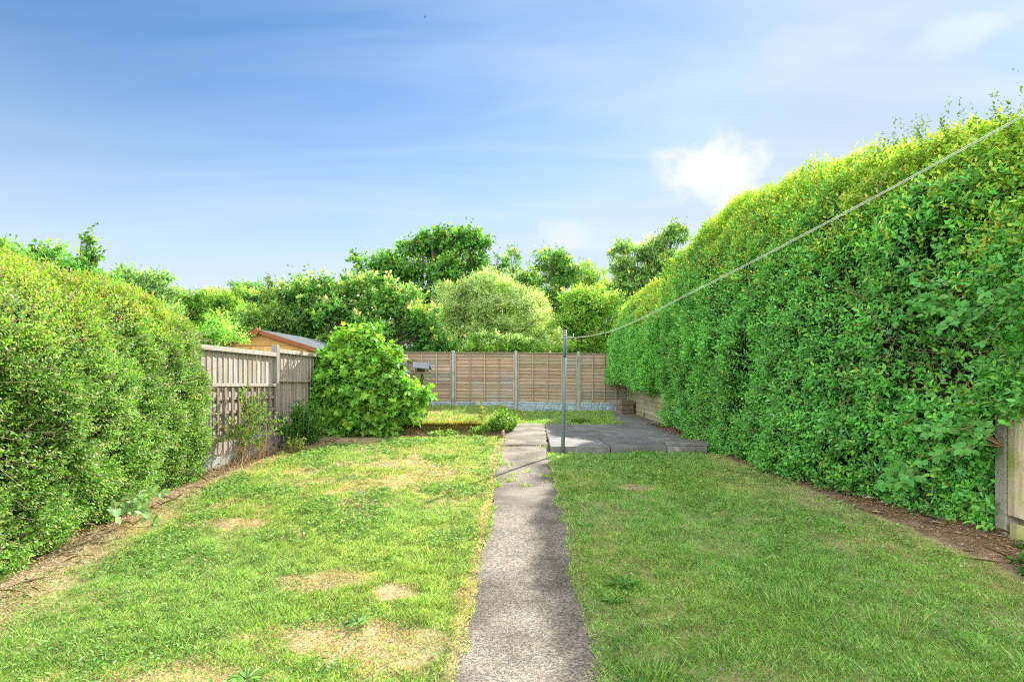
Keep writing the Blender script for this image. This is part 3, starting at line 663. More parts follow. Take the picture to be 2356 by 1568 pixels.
for i in range(4):
    y0, y1 = yy[i], yy[i+1]; xa, xb_ = np.interp([y0, y1], [9.3, 12.8], [3.44, 3.50]); zc = float(patio_z((y0+y1)/2))+.06
    mb = MB(); mb.box(((xa+xb_)/2+.02, (y0+y1)/2, zc), (.09, y0-y1-.02, .30), rz=rng.normal(0, .02), ry=.05+rng.normal(0, .03), rx=rng.normal(0, .012), bev=.012)
    mb.build('edging_block', surf_mat('buff_concrete', (.27, .25, .20), (.40, .37, .30), (11, 11, 11), .9, .4, c3=(.22, .22, .15), s3=4) if i == 0 else bpy.data.materials['buff_concrete'], kw)
fp = empty('fence_post', (4.44, 5.06, .15), 'grey concrete post with weathered notched timber at the near end of the right hedge', 'post')
mb = MB(); mb.box((4.425, 5.09, .74), (.125, .12, 1.44), bev=.012); mb.build('concrete_post', surf_mat('pebbly_concrete', (.20, .19, .16), (.36, .34, .30), (60, 60, 60), .95, .5, c3=(.22, .23, .14), s3=3), fp)
M_tim = surf_mat('weathered_timber', (.33, .28, .18), (.52, .46, .33), (22, 22, 2.5), .85, .4, c3=(.30, .32, .10), s3=2.2, t3=(.48, .65))
def timber(z0, z1, cut_lo, cut_hi, y0, name):
    x0, x1 = 4.37, 4.60; b = .022
    pts = [(x0+b, y0), (x1-b, y0), (x1, y0+b), (x1, y0+.09), (x0, y0+.09), (x0, y0+b)]
    lo = [z0+cut_lo*(x-x0)/(x1-x0) for x, y in pts]; hi = [z1+cut_hi*(x-x0)/(x1-x0) for x, y in pts]
    V = [(x, y, z) for (x, y), z in zip(pts, lo)]+[(x, y, z) for (x, y), z in zip(pts, hi)]
    Fs = [tuple(range(5, -1, -1)), tuple(range(6, 12))]+[(i, (i+1) % 6, 6+(i+1) % 6, 6+i) for i in range(6)]
    mb = MB(); mb.add(V, Fs); return mb.build(name, M_tim, fp)
timber(.375, 1.42, -.09, 0, 4.925, 'timber_upright'); timber(.13, .315, 0, -.06, 4.905, 'timber_block')
# ------------------------------------------------------------------ washing line
Yp = 8.97; xp = (1295-CX)/1309*Yp; zb_ = float(G(xp, Yp))
pole = empty('washing_line_post', (xp, Yp, zb_), 'slim grey green steel washing line pole standing at the front of the patio', 'pole')
tz = EYE+(890-757)/1309*Yp; lean = (1299-1294)/1309*Yp
def onp(z): return np.array([xp+lean*(z-zb_)/(tz-zb_), Yp, z])
mb = MB(); mb.tube([onp(zb_-.15), onp(1.2), onp(tz-.45)], [.029, .029, .029], 14); mb.build('lower_tube', M_pole, pole)
mb = MB(); mb.tube([onp(tz-.47), onp(tz)], [.0255, .0255], 14); mb.build('upper_tube', surf_mat('blue_grey_steel', (.13, .155, .185), (.18, .205, .24), (20, 20, 2), .6, .05, spec=.3), pole)
mb = MB(); mb.tube([onp(tz-.004), onp(tz+.034), onp(tz+.044)], [.0285, .0285, .018], 14); mb.build('cap', M_black, pole)
hz = EYE+(890-776)/1309*Yp; hp = onp(hz)
mb = MB(); mb.tube([hp+[-.105, -.035, -.012], hp+[-.115, -.035, .012], hp+[-.05, -.033, .006], hp+[.12, -.033, .006], hp+[.135, -.033, .02], hp+[.13, -.033, .06]], .006, 8); mb.build('cleat', M_wire, pole)
mb = MB(); mb.tube([hp+[-.035, -.03, .03], hp+[.035, -.03, .03]], .005, 6); mb.tube([hp+[.035, -.03, -.0], hp+[.033, .02, -.12], hp+[.03, .02, -.5]], .0035, 6); mb.build('hook', M_wire, pole)
tz_ = [(0, .775), (.12, .718), (.268, .70), (.40, .755), (.49, .823), (.671, .935), (.851, 1.062), (1, 1.185), (1.25, 1.42)]
def linepts(off):
    ts = np.linspace(0, 1.25, 60); e = np.interp(ts, [q[0] for q in tz_], [q[1] for q in tz_])
    w = np.hanning(9); w /= w.sum(); e2 = np.convolve(np.pad(e, 4, 'reflect', reflect_type='odd'), w, 'valid')
    return np.stack([hp[0]+.06+(2.24-.85-.06)*ts+off[0], Yp-.03-6.77*ts+0*off[0], EYE+e2+off[1]*np.sin(np.clip(ts, 0, 1)*3.1)+off[2]], 1)
mb = MB(); mb.tube(linepts((0, 0, 0)), .0026, 7); mb.tube(linepts((.006, -.006, -.003)), .0026, 7)
a = linepts((0, 0, 0))[0]
mb.tube([hp+[-.04, -.03, .02], hp+[-.03, -.045, -.01], hp+[.03, -.045, -.006], a, a+[.03, -.05, -.01]], .0045, 6)
tag(mb.build('washing_line', M_line), 'pale green double washing line sagging from the steel pole up past the right hedge', 'washing line')
# ------------------------------------------------------------------ shed
sh = empty('garden_shed', (-6.21, 14, .6), 'orange brown wooden shed with red brown bargeboards beyond the left fence', 'shed')
th = math.radians(8); su = np.array([math.cos(th), -math.sin(th), 0]); sn = np.array([-math.sin(th), -math.cos(th), 0])   # along gable, towards us
SF = Frame((-6.21, 14, 0), su, sn); wv, rz_, ez = 1.415, 2.86, 2.42
mb = MB()
zl = np.arange(.5, 2.9, .155)
for i, z in enumerate(zl):                                   # shiplap boards across the gable
    z1 = z+.15
    hw0 = wv-.09 if z < ez else max((rz_-z)/(rz_-ez)*wv-.09, 0); hw1 = wv-.09 if z1 < ez else max((rz_-z1)/(rz_-ez)*wv-.09, .0)
    if hw0 <= .02: continue
    k = .85+.3*rng.random(); col = (k, k, k)
    V = [(-hw0, .02, z), (hw0, .02, z), (hw1, .006, z1), (-hw1, .006, z1), (-hw0, -.02, z), (hw0, -.02, z), (hw1, -.02, z1), (-hw1, -.02, z1)]
    mb.add(SF(V), [(0, 1, 2, 3), (4, 5, 1, 0), (7, 6, 5, 4), (1, 5, 6, 2), (4, 0, 3, 7)], col)
Dp = 2.6
for sgn in (-1, 1):
    mb.box(SF.p(sgn*(wv-.11), -Dp/2, 1.43), (.03, Dp-.06, 1.86), M=SF.M())
mb.box(SF.p(0, -Dp+.03, 1.43), (2*wv-.26, .03, 1.86), M=SF.M())
mb.build('wall', M_shed, sh)
for sgn, nm in ((1, 'roof_slope'), (-1, 'roof_slope')):
    V = []
    for o in (.10, -Dp-.1):
        for a, z in ((0, rz_+.055), (sgn*(wv+.06), ez+.03), (sgn*(wv+.06), ez+.005), (0, rz_+.02)): V.append((a, o, z))
    mb = MB(); mb.add(SF(V), [(0, 1, 5, 4), (1, 2, 6, 5), (2, 3, 7, 6), (0, 3, 2, 1), (4, 5, 6, 7)]); mb.build(nm, M_felt, sh)
    V = []
    for o in (.128, .104):
        for a, z in ((0, rz_+.06), (sgn*(wv+.09), ez+.028), (sgn*(wv+.09), ez-.075), (0, rz_-.045)): V.append((a, o, z))
    mb = MB(); mb.add(SF(V), [(0, 1, 2, 3), (7, 6, 5, 4), (0, 4, 5, 1), (1, 5, 6, 2), (2, 6, 7, 3), (3, 7, 4, 0)]); mb.build('bargeboard', M_barge, sh)
V = []
for o in (.155, .13):
    for a, z in ((0, rz_+.10), (.085, rz_+.0), (0, rz_-.11), (-.085, rz_+.0)): V.append((a, o, z))
mb = MB(); mb.add(SF(V), [(0, 1, 2, 3), (7, 6, 5, 4), (0, 4, 5, 1), (1, 5, 6, 2), (2, 6, 7, 3), (3, 7, 4, 0)]); mb.build('finial', M_barge, sh)
M_door = surf_mat('new_shed_boards', (.58, .36, .12), (.70, .46, .18), (14, 14, 2), .7, .2, attr=True)
mb = MB()
for k in range(6):
    q = .9+.2*rng.random(); mb.box(SF.p(-.13+k*.107, .035, 1.46), (.103, .022, 2.06), M=SF.M(), bev=.003, col=(q, q, q))
mb.build('door', M_door, sh)
# ------------------------------------------------------------------ bird table
bt = empty('bird_table', (-2.03, 12.8, .7), 'small grey roofed bird table on a post between the maple bush and the back fence', 'bird table')
cx, cy = -2.03, 12.8
mb = MB(); mb.box((cx, cy, 1.25), (.06, .06, 1.12), bev=.005); mb.build('post', M_block, bt)
mb = MB(); mb.box((cx, cy, 1.80), (.36, .30, .022), rz=.12, bev=.004)
for sx, sy, ax, ay in ((0, -.145, .36, .014), (0, .145, .36, .014)): mb.box((cx+sx, cy+sy, 1.82), (ax, ay, .03), rz=.12)
mb.build('tray', M_block, bt)
for sx in (-.12, .12):
    for sy in (-.09, .09):
        mb = MB(); mb.box((cx+sx, cy+sy, 1.875), (.022, .022, .14)); mb.build('upright', M_block, bt)
mb = MB(); mb.box((cx-.02, cy+.02, 1.87), (.17, .11, .12), bev=.004); mb.build('seed_hopper', surf_mat('dark_wood', (.07, .055, .045), (.13, .10, .08), (10, 10, 20), .8, .2), bt)
for sg in (-1, 1):
    V = []
    for x, tw in ((-.18, .035), (.18, -.035)):
        V += [(cx+x-.02, cy, 2.055+tw*.4), (cx+x+.02, cy+sg*.21, 1.925+tw*.4), (cx+x+.02, cy+sg*.21, 1.908+tw*.4), (cx+x-.02, cy, 2.035+tw*.4)]
    mb = MB(); mb.add(V, [(0, 1, 5, 4), (1, 2, 6, 5), (2, 3, 7, 6), (0, 3, 2, 1), (4, 5, 6, 7)]); mb.build('roof', M_grey_paint, bt)
# ------------------------------------------------------------------ brown box at the far right
bx = empty('wooden_box', (3.27, 16.45, .71), 'square brown planked wooden box at the right end of the back fence', 'wooden box')
for k in range(3):
    mb = MB(); q = .9+.2*rng.random()
    mb.box((3.27, 16.45, .71+.068+.137*k), (.405, .38, .132), rz=.22+rng.normal(0, .01), bev=.008, col=(q, q, q)); mb.build('plank_layer', M_block, bx)
# ------------------------------------------------------------------ bird in the sky
bpz = at(978, 40, 105)
mb = MB()
mb.tube([bpz+[-.18, 0, 0], bpz+[-.1, 0, .01], bpz+[.02, 0, .0], bpz+[.12, 0, .02], bpz+[.19, 0, .03], bpz+[.23, 0, .025]], [.01, .05, .065, .045, .035, .008], 8)
for sg in (-1, 1):
    mb.add([bpz+[.07, sg*.03, .03], bpz+[.05, sg*.25, .12], bpz+[-.06, sg*.44, .09], bpz+[-.06, sg*.2, .08], bpz+[-.06, sg*.03, .03]], [(0, 1, 2, 3), (0, 3, 4)])
mb.add([bpz+[-.16, 0, .01], bpz+[-.30, .07, .0], bpz+[-.30, -.07, .0]], [(0, 1, 2)])
tag(mb.build('bird', M_black), 'tiny dark bird flying high in the blue sky', 'bird')
# ================================================================== hedges
def I(xp, fp): return lambda y: np.interp(y, xp, fp)
FT = [0, .12, .35, .55, .7, .82, .92, 1, 1.1, 1.25, 1.6]
FO = [.0, -.06, -.11, .0, .14, .36, .68, 1.0, 1.35, 1.6, 1.6]
FH = [-.01, .12, .35, .57, .73, .86, .95, 1, .97, .8, -.02]
RH = Hedge(3.9, 13.35, I([3.9, 5.0, 5.2, 5.6, 6.2, 7, 9.3, 13.4], [4.22, 4.36, 4.36, 4.14, 3.9, 3.64, 3.36, 3.52]),
           I([4.3, 5, 7, 9, 13.4], [5.35, 5.2, 4.85, 4.62, 4.5]), I([4.3, 5, 6, 7.4, 9, 11.5, 13.4], [3.8, 4.03, 4.2, 4.42, 4.7, 5.05, 5.1]), FT, FO, FH, 1, .21, 1)
FH2 = Hedge(13.2, 17.75, I([13, 17.8], [3.36, 3.06]), I([13, 17.8], [4.3, 4.15]), I([13, 14.5, 15.8, 17.8], [3.6, 3.8, 4.4, 4.3]), FT, FO, FH, 1, .14, 2)
LH = Hedge(2.3, 7.86, I([2, 4.2, 6, 7.3, 7.8], [-3.62, -3.74, -3.97, -4.12, -4.2]), I([2, 5, 6.5, 7.4, 7.8], [-4.75, -4.75, -4.65, -4.55, -4.5]),
           I([2, 4, 5.1, 6.5, 7.4, 7.8], [2.75, 2.68, 2.62, 2.6, 2.56, 2.5]), FT, [.18, .04, -.06, -.10, -.02, .2, .55, 1, 1.35, 1.6, 1.6], FH, -1, .115, 3)
def hedge_leaves(H, n, t0, t1, k, L, asp, slen, pal_low, pal_top, wl, wt, tpl, keep=None, deep=.0, top0=.50, top1=1.02, up=.45, red=0):
    y = rng.uniform(H.y0, H.y1, n); t = rng.uniform(t0, t1, n)
    if keep is not None:
        q = keep(y, t, H.raw(y, t)); y, t = y[q], t[q]
    n = len(y); p, nn = H.pt(y, t)
    endf = np.minimum(sm(H.y0-.1, H.y0+.5, y), sm(H.y1+.1, H.y1-.5, y))
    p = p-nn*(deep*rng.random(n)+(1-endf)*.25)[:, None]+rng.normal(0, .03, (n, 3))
    p[:, 2] = np.maximum(p[:, 2], G(p[:, 0], p[:, 1])+.03)
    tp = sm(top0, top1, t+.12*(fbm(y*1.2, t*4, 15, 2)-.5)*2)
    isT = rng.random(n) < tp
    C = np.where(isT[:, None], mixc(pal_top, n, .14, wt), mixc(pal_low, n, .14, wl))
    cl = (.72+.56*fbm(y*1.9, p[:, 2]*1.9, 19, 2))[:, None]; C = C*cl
    return sprigs(p, nn, k, slen*(.6+.8*rng.random(n)), L(y) if callable(L) else L, (L(y) if callable(L) else L)*asp, C, tpl, up=up)
def stems(H, n, t0, t1, ln, r, parent, name='stems', keep=None, out=.6, m=None, dp=.30):
    mb = MB(); y = rng.uniform(H.y0+.1, H.y1-.1, n); t = rng.uniform(t0, t1, n)
    if keep is not None: q = keep(y, t, H.raw(y, t)); y, t = y[q], t[q]
    p, nn = H.pt(y, t)
    for a, b in zip(p, nn):
        d = nrm(b*out+UP*.6*rng.random()+ruv(1)[0]*.9); l = ln*(.5+rng.random()); s = a-b*dp
        s[2] = max(s[2], float(G(s[0], s[1]))+.05)
        pts = [s, s+d*l*.5+ruv(1)[0]*.03, s+d*l+ruv(1)[0]*.06]
        mb.tube(pts, [r, r*.7, r*.35], 4, cap=False)
        if rng.random() < .6:
            e = pts[1]; d2 = nrm(d+ruv(1)[0]*.9); mb.tube([e, e+d2*l*.45], [r*.55, r*.25], 4, cap=False)
    return mb.build(name, m or M_twig, parent)
# ---- tall right hedge
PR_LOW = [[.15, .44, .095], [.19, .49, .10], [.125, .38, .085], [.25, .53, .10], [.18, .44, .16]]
PR_TOP = [[.40, .56, .07], [.32, .52, .07], [.50, .58, .10], [.25, .45, .07], [.52, .52, .15]]  # yellow new growth, brightened further so the crest reads as sunlit
rh = empty('tall_hedge', (4.2, 8.5, .4), 'tall clipped privet hedge with yellow green top filling the right side of the garden', 'hedge')
hedge_core('dark_core', RH, .02, 1.55, .36, rh, start=1.3)
def keepR(y, t, p):
    d = np.clip(1.25-.045*y, .55, 1.1)*(.58+.66*sm(.30, .62, fbm(y*3.2+7, p[:, 2]*3.2, 57, 2)))
    bare = 1-.88*np.exp(-(((y-5.35)/.55)**2+((p[:, 2]-1.75)/.55)**2))
    cut = ~((y < 5.16) & (p[:, 2] < 1.12+.35*vn(y*9, p[:, 2]*9, 1)))
    return (rng.random(len(y)) < d*bare) & cut
LR = I([4.3, 5.5, 7, 9, 13.4], [.067, .062, .052, .049, .054])
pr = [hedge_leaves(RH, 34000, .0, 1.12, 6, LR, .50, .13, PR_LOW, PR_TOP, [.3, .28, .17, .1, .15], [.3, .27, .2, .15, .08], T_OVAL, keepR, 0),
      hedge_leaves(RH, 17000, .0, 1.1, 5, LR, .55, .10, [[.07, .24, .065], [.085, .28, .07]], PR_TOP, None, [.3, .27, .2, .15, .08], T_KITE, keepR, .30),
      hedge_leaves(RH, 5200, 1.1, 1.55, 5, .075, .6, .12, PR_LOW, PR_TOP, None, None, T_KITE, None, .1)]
def shoots(H, n, ya, yb, t0, t1, h, L, pal, lean=.25):
    y = rng.uniform(ya, yb, n); t = rng.uniform(t0, t1, n); p, nn = H.pt(y, t); out = []
    for i in range(n):
        ax = nrm(UP+ruv(1)[0]*lean); l = h*(.4+.9*rng.random()); m = int(6+l*34)
        tt = rng.random(m); P = p[i]+ax*(tt*l)[:, None]+rng.normal(0, .012, (m, 3)); D = nrm(ruv(m)+ax*.5); N = nrm(ruv(m)*.6+UP)
        out.append(leaves(P, D, N, L*(1.15-.5*tt), L*.5*(1.15-.5*tt), mixc(pal, m, .15), T_KITE))
    return joinm(out), p
s1, sp1 = shoots(RH, 120, 4.4, 7.2, .92, 1.12, .42, .050, [[.10, .19, .045], [.07, .15, .035], [.15, .23, .05]])
s2, sp2 = shoots(RH, 190, 6.8, 13.2, .86, 1.08, .16, .050, PR_TOP[:4])
s3, sp3 = shoots(RH, 34, 4.4, 5.9, .98, 1.15, .75, .050, [[.10, .19, .055], [.08, .16, .045]], .32)
V, Fc, C = joinm([pr[0]]); mesh_np('foliage', V, Fc, M_leaf_gloss, rh, C)
V, Fc, C = joinm([pr[1], pr[2], s1, s2, s3]); mesh_np('shoots', V, Fc, M_leaf, rh, C)
def kb(y, t, p): return (np.exp(-(((y-5.5)/.7)**2+((p[:, 2]-1.9)/.6)**2)) > .25) & (p[:, 2] > 1.0)
stems(RH, 900, .25, .62, .38, .0052, rh, 'bare_stems', kb, .25, None, .10)
stems(RH, 520, .1, .9, .36, .004, rh, 'stems', dp=.14)
# ---- lower far hedge
fh = empty('far_hedge', (3.2, 15.5, .7), 'lower stretch of privet hedge between the tall hedge and the back fence', 'hedge')
hedge_core('dark_core', FH2, .30, 1.5, .30, fh, 34, 26)
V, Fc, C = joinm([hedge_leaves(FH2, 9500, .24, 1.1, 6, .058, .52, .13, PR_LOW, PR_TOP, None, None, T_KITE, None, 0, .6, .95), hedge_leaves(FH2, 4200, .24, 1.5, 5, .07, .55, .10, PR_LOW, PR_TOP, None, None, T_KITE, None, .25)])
mesh_np('foliage', V, Fc, M_leaf, fh, C)
# ---- left hedge
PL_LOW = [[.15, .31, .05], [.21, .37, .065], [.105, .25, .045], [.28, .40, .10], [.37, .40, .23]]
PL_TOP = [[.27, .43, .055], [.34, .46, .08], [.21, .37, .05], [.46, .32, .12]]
lh = empty('left_hedge', (-4.2, 5.2, .1), 'dense small leaved hedge with brownish twigs in full sun along the left side', 'hedge')
hedge_core('dark_core', LH, .02, 1.55, .34, lh, 48, 34)
def keepL(y, t, p):
    b = fbm(y*2.2+3, p[:, 2]*2.2, 55, 2); holes = np.exp(-(((y-5.0)/.5)**2+((p[:, 2]-1.25)/.3)**2))+np.exp(-(((y-6.6)/.45)**2+((p[:, 2]-.75)/.35)**2))
    b2 = fbm(y*6+3, p[:, 2]*6, 58, 2)
    return rng.random(len(y)) < np.clip(1.35*sm(.22, .52, b), .25, 1)*(.25+.95*sm(.34, .58, b2))*(1-.6*np.clip(holes, 0, 1))*np.clip(1.25-.05*y, .7, 1.1)
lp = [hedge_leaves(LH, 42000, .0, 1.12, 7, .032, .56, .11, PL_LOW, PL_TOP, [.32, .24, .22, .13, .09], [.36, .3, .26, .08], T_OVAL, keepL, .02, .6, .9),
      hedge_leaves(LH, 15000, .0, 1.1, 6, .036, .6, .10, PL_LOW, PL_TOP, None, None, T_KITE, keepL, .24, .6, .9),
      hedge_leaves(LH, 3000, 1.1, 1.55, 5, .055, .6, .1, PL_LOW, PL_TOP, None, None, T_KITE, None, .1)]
s1, _ = shoots(LH, 150, 3.0, 7.5, .85, 1.1, .16, .036, PL_TOP)
V, Fc, C = joinm([lp[0]]); mesh_np('foliage', V, Fc, M_leaf_gloss, lh, C)
V, Fc, C = joinm([lp[1], lp[2], s1]); mesh_np('shoots', V, Fc, M_leaf, lh, C)
stems(LH, 1300, .05, .95, .34, .0035, lh, 'stems', dp=.16, m=surf_mat('sunlit_twig', (.30, .22, .15), (.50, .38, .26), (30, 30, 10), .85, .3))  # lighter copy of the twig colours for the hedge in sun
# ================================================================== loose shrubs near the camera
def spray(P0, P1, k, L, asp, pal, tpl, r=.004, mb=None, leafback=.25, curve=.08):
    """a stem with leaves along it"""
    P0, P1 = np.asarray(P0, float), np.asarray(P1, float); l = np.linalg.norm(P1-P0)
    mid = (P0+P1)/2+UP*curve*l+ruv(1)[0]*curve*.6*l
    tt = np.linspace(0, 1, 7)[:, None]; C_ = (1-tt)**2*P0+2*tt*(1-tt)*mid+tt**2*P1
    if mb is not None: mb.tube(C_, np.linspace(r, r*.35, 7), 5, cap=False)
    t = leafback+(1-leafback)*rng.random(k); q = (1-t[:, None])**2*P0+2*t[:, None]*(1-t[:, None])*mid+t[:, None]**2*P1
    ax = nrm(P1-P0); D = nrm(ruv(k)+ax*.6); N = nrm(ruv(k)*.6+UP*.9)
    return leaves(q, D, N, L*(.6+.7*rng.random(k)), L*asp*(.7+.5*rng.random(k)), mixc(pal, k, .16), tpl)
# thin shrub in front of the fence
b0 = at(545, 1062, 8.3); b0[2] = float(G(b0[0], b0[1]))
cs = empty('thin_shrub', b0, 'thin open shrub with small leaves growing in front of the trellis', 'shrub')
mb = MB(); out = []
for k in range(15):
    tgt = at(rng.uniform(480, 640), rng.uniform(880, 1000), rng.uniform(7.7, 8.9)); tgt[0] = max(tgt[0], -4.15)
    st = b0+np.array([rng.normal(0, .12), rng.normal(0, .15), -.02]); mid = st+(tgt-st)*.5+ruv(1)[0]*.08
    mb.tube([st, mid, tgt], [.010, .006, .003], 5, cap=False)
    for j in range(8):
        f = .45+.55*rng.random(); e = st+(tgt-st)*f; d = nrm(ruv(1)[0]+np.array([.3, 0, .3])); out.append(spray(e, e+d*(.10+.20*rng.random()), 24, .038, .55, PL_LOW[:4]+[[.10, .2, .04]], T_OVAL, .003, mb))
V, Fc, C = joinm(out); mesh_np('foliage', V, Fc, M_leaf, cs, C); mb.build('stems', M_twig, cs)
# dry twigs at its foot
mb = MB()
for k in range(70):
    p0 = np.array([rng.uniform(-4.05, -3.75), rng.uniform(7.4, 9.6), 0]); p0[2] = float(G(p0[0], p0[1])); p1 = p0+np.array([rng.normal(.05, .12), rng.normal(0, .15), .1+.28*rng.random()])
    mb.tube([p0, (p0+p1)/2+ruv(1)[0]*.02, p1], [.004, .003, .0015], 4, cap=False, col=(1, 1, 1))
tag(mb.build('dead_stalks', surf_mat('dead_stalk', (.36, .24, .13), (.52, .38, .22), (30, 30, 30), .9, .2)), 'brown dead stalks standing along the foot of the left fence', 'dead stalks', kind='stuff')
# leafy plant beside the fence post
def leafy_plant(name, cx, cy, R, Hh, n, L, asp, pal, label, cat, tpl=T_OVAL, per=24, m=None):
    z = float(G(cx, cy)); r = empty(name, (cx, cy, z), label, cat); mb = MB(); out = []
    for k in range(n):
        a = rng.random()*6.283; rr = R*math.sqrt(rng.random()); top = np.array([cx+math.cos(a)*rr, cy+math.sin(a)*rr, z+Hh*(1-.5*(rr/R)**2)*(.65+.4*rng.random())])
        b = np.array([cx+math.cos(a)*rr*.4, cy+math.sin(a)*rr*.4, z-.01]); out.append(spray(b, top, per, L, asp, pal, tpl, .005, mb, .15, .02))
    V, Fc, C = joinm(out); mesh_np('foliage', V, Fc, m or M_leaf, r, C); mb.build('stems', M_twig, r); return r
leafy_plant('leafy_plant', -3.58, 9.75, .42, .78, 90, .10, .24, [[.08, .25, .04], [.11, .30, .05], [.06, .19, .035]], 'bushy dark green plant with narrow leaves between the fence post and the maple bush', 'plant', per=26)
leafy_plant('weed_clump', -3.45, 9.05, .22, .32, 22, .05, .4, [[.16, .27, .05], [.22, .28, .08]], 'pale yellow green weeds at the foot of the bushy plant by the fence', 'weed', per=16)
leafy_plant('round_shrub', -.17, 11.55, .34, .50, 64, .060, .62, [[.17, .38, .05], [.22, .43, .06], [.13, .30, .045]], 'small round bright green shrub at the end of the raised bed beside the path', 'shrub', per=22)
leafy_plant('low_shrub', -.62, 11.2, .28, .26, 34, .055, .6, [[.15, .34, .05], [.19, .38, .06]], 'low leafy clump left of the round shrub below the raised bed', 'shrub', per=16)
leafy_plant('bed_weed', -1.35, 11.05, .36, .17, 44, .055, .6, [[.19, .38, .07], [.24, .41, .12]], 'low spreading weeds in the narrow bed in front of the raised lawn', 'weed', per=14)
leafy_plant('lawn_weed', 1.62, 13.5, .26, .13, 30, .06, .5, [[.12, .25, .045], [.15, .28, .05]], 'low leafy weed growing at the back edge of the patio', 'weed', per=12)
leafy_plant('tall_weed', -.62, 12.0, .16, .52, 9, .075, .5, [[.20, .30, .06], [.30, .32, .12]], 'pale spindly weed rising from the raised lawn behind the round shrub', 'weed', per=12)
leafy_plant('patio_weed', 2.47, 9.95, .12, .05, 14, .035, .6, [[.13, .25, .04]], 'tiny green weed in the joint of the patio slabs beside the loose slab', 'weed', per=8)
for (cx, cy, lab) in ((4.0, 4.45, 'small green weed in the litter in front of the concrete post'), (3.85, 4.15, 'ground weed with rounded leaves at the right edge of the lawn'), (4.35, 4.75, 'weed growing at the foot of the notched timber'), (3.72, 3.75, 'weed in the bare soil at the lower right'),):
    leafy_plant('ground_weed', cx, cy, .13, .09, 12, .05, .7, [[.07, .20, .035], [.10, .24, .045]], lab, 'weed', per=9)
# ---- bramble sprays on the hedges
PB = [[.10, .34, .075], [.13, .40, .09], [.16, .42, .10]]
def bramble(pts, L, label, n=9, pal=PB, spreadr=.22, sg=-1):
    root = empty('bramble', pts[0], label, 'bramble'); mb = MB(); out = []
    base = np.asarray(pts[0], float)
    for k in range(n):
        tip = base+np.asarray(pts[1])*(.5+.7*rng.random())+rng.normal(0, spreadr, 3)*np.array([.4, 1, .8]); st = base+np.array([-.25*sg, 0, -.1])
        mid = (st+tip)/2+UP*.10; mb.tube([st, mid, tip], [.005, .004, .002], 5, cap=False)
        for f in (.55, .8, 1.0):
            q = st*(1-f)**2+2*f*(1-f)*mid+f*f*tip; ax = nrm(tip-mid+ruv(1)[0]*.8+np.array([.5*sg, -.2, .2])); N = nrm(np.array([.7*sg, -.6, .7])+ruv(1)[0]*.45)
            s_ = np.cross(N, ax); D = np.array([ax, ax*.25+s_, ax*.25-s_, -ax*.2+s_*.8, -ax*.2-s_*.8])
            kk = 5 if rng.random() < .5 else 3
            out.append(leaves(np.tile(q, (kk, 1)), D[:kk], np.tile(N, (kk, 1))+ruv(kk)*.15, L*(.75+.4*rng.random(kk)), L*.62, mixc(pal, kk, .12), T_OVAL))
    V, Fc, C = joinm(out); mesh_np('foliage', V, Fc, M_leaf_gloss, root, C); mb.build('stems', M_twig, root)
bramble([at(2160, 715, 5.45), np.array([-.22, -.12, .02])], .085, 'bramble spray with large blue green leaves high on the right hedge above the bare stems', 16, spreadr=.24)
bramble([at(2310, 665, 4.75), np.array([-.2, -.1, -.05])], .07, 'bramble leaves hanging at the right edge of the picture from the tall hedge', 12, spreadr=.26)
bramble([at(1895, 970, 6.75), np.array([-.20, -.08, .02])], .085, 'bramble spray with pale leaves low on the middle of the tall hedge', 12, spreadr=.17)
bramble([at(2080, 1085, 5.75), np.array([-.24, -.16, -.02])], .105, 'bramble with big five part leaves near the foot of the tall hedge', 8, spreadr=.14)
bramble([at(2240, 1000, 5.05), np.array([-.2, -.1, -.05])], .075, 'leafy bramble in front of the hedge next to the concrete post', 14, spreadr=.25)
bramble([at(315, 1150, 5.35), np.array([.16, -.1, .0])], .085, 'pale bramble leaves at the foot of the left hedge', 6, [[.24, .40, .16], [.20, .37, .12]], .12, 1)
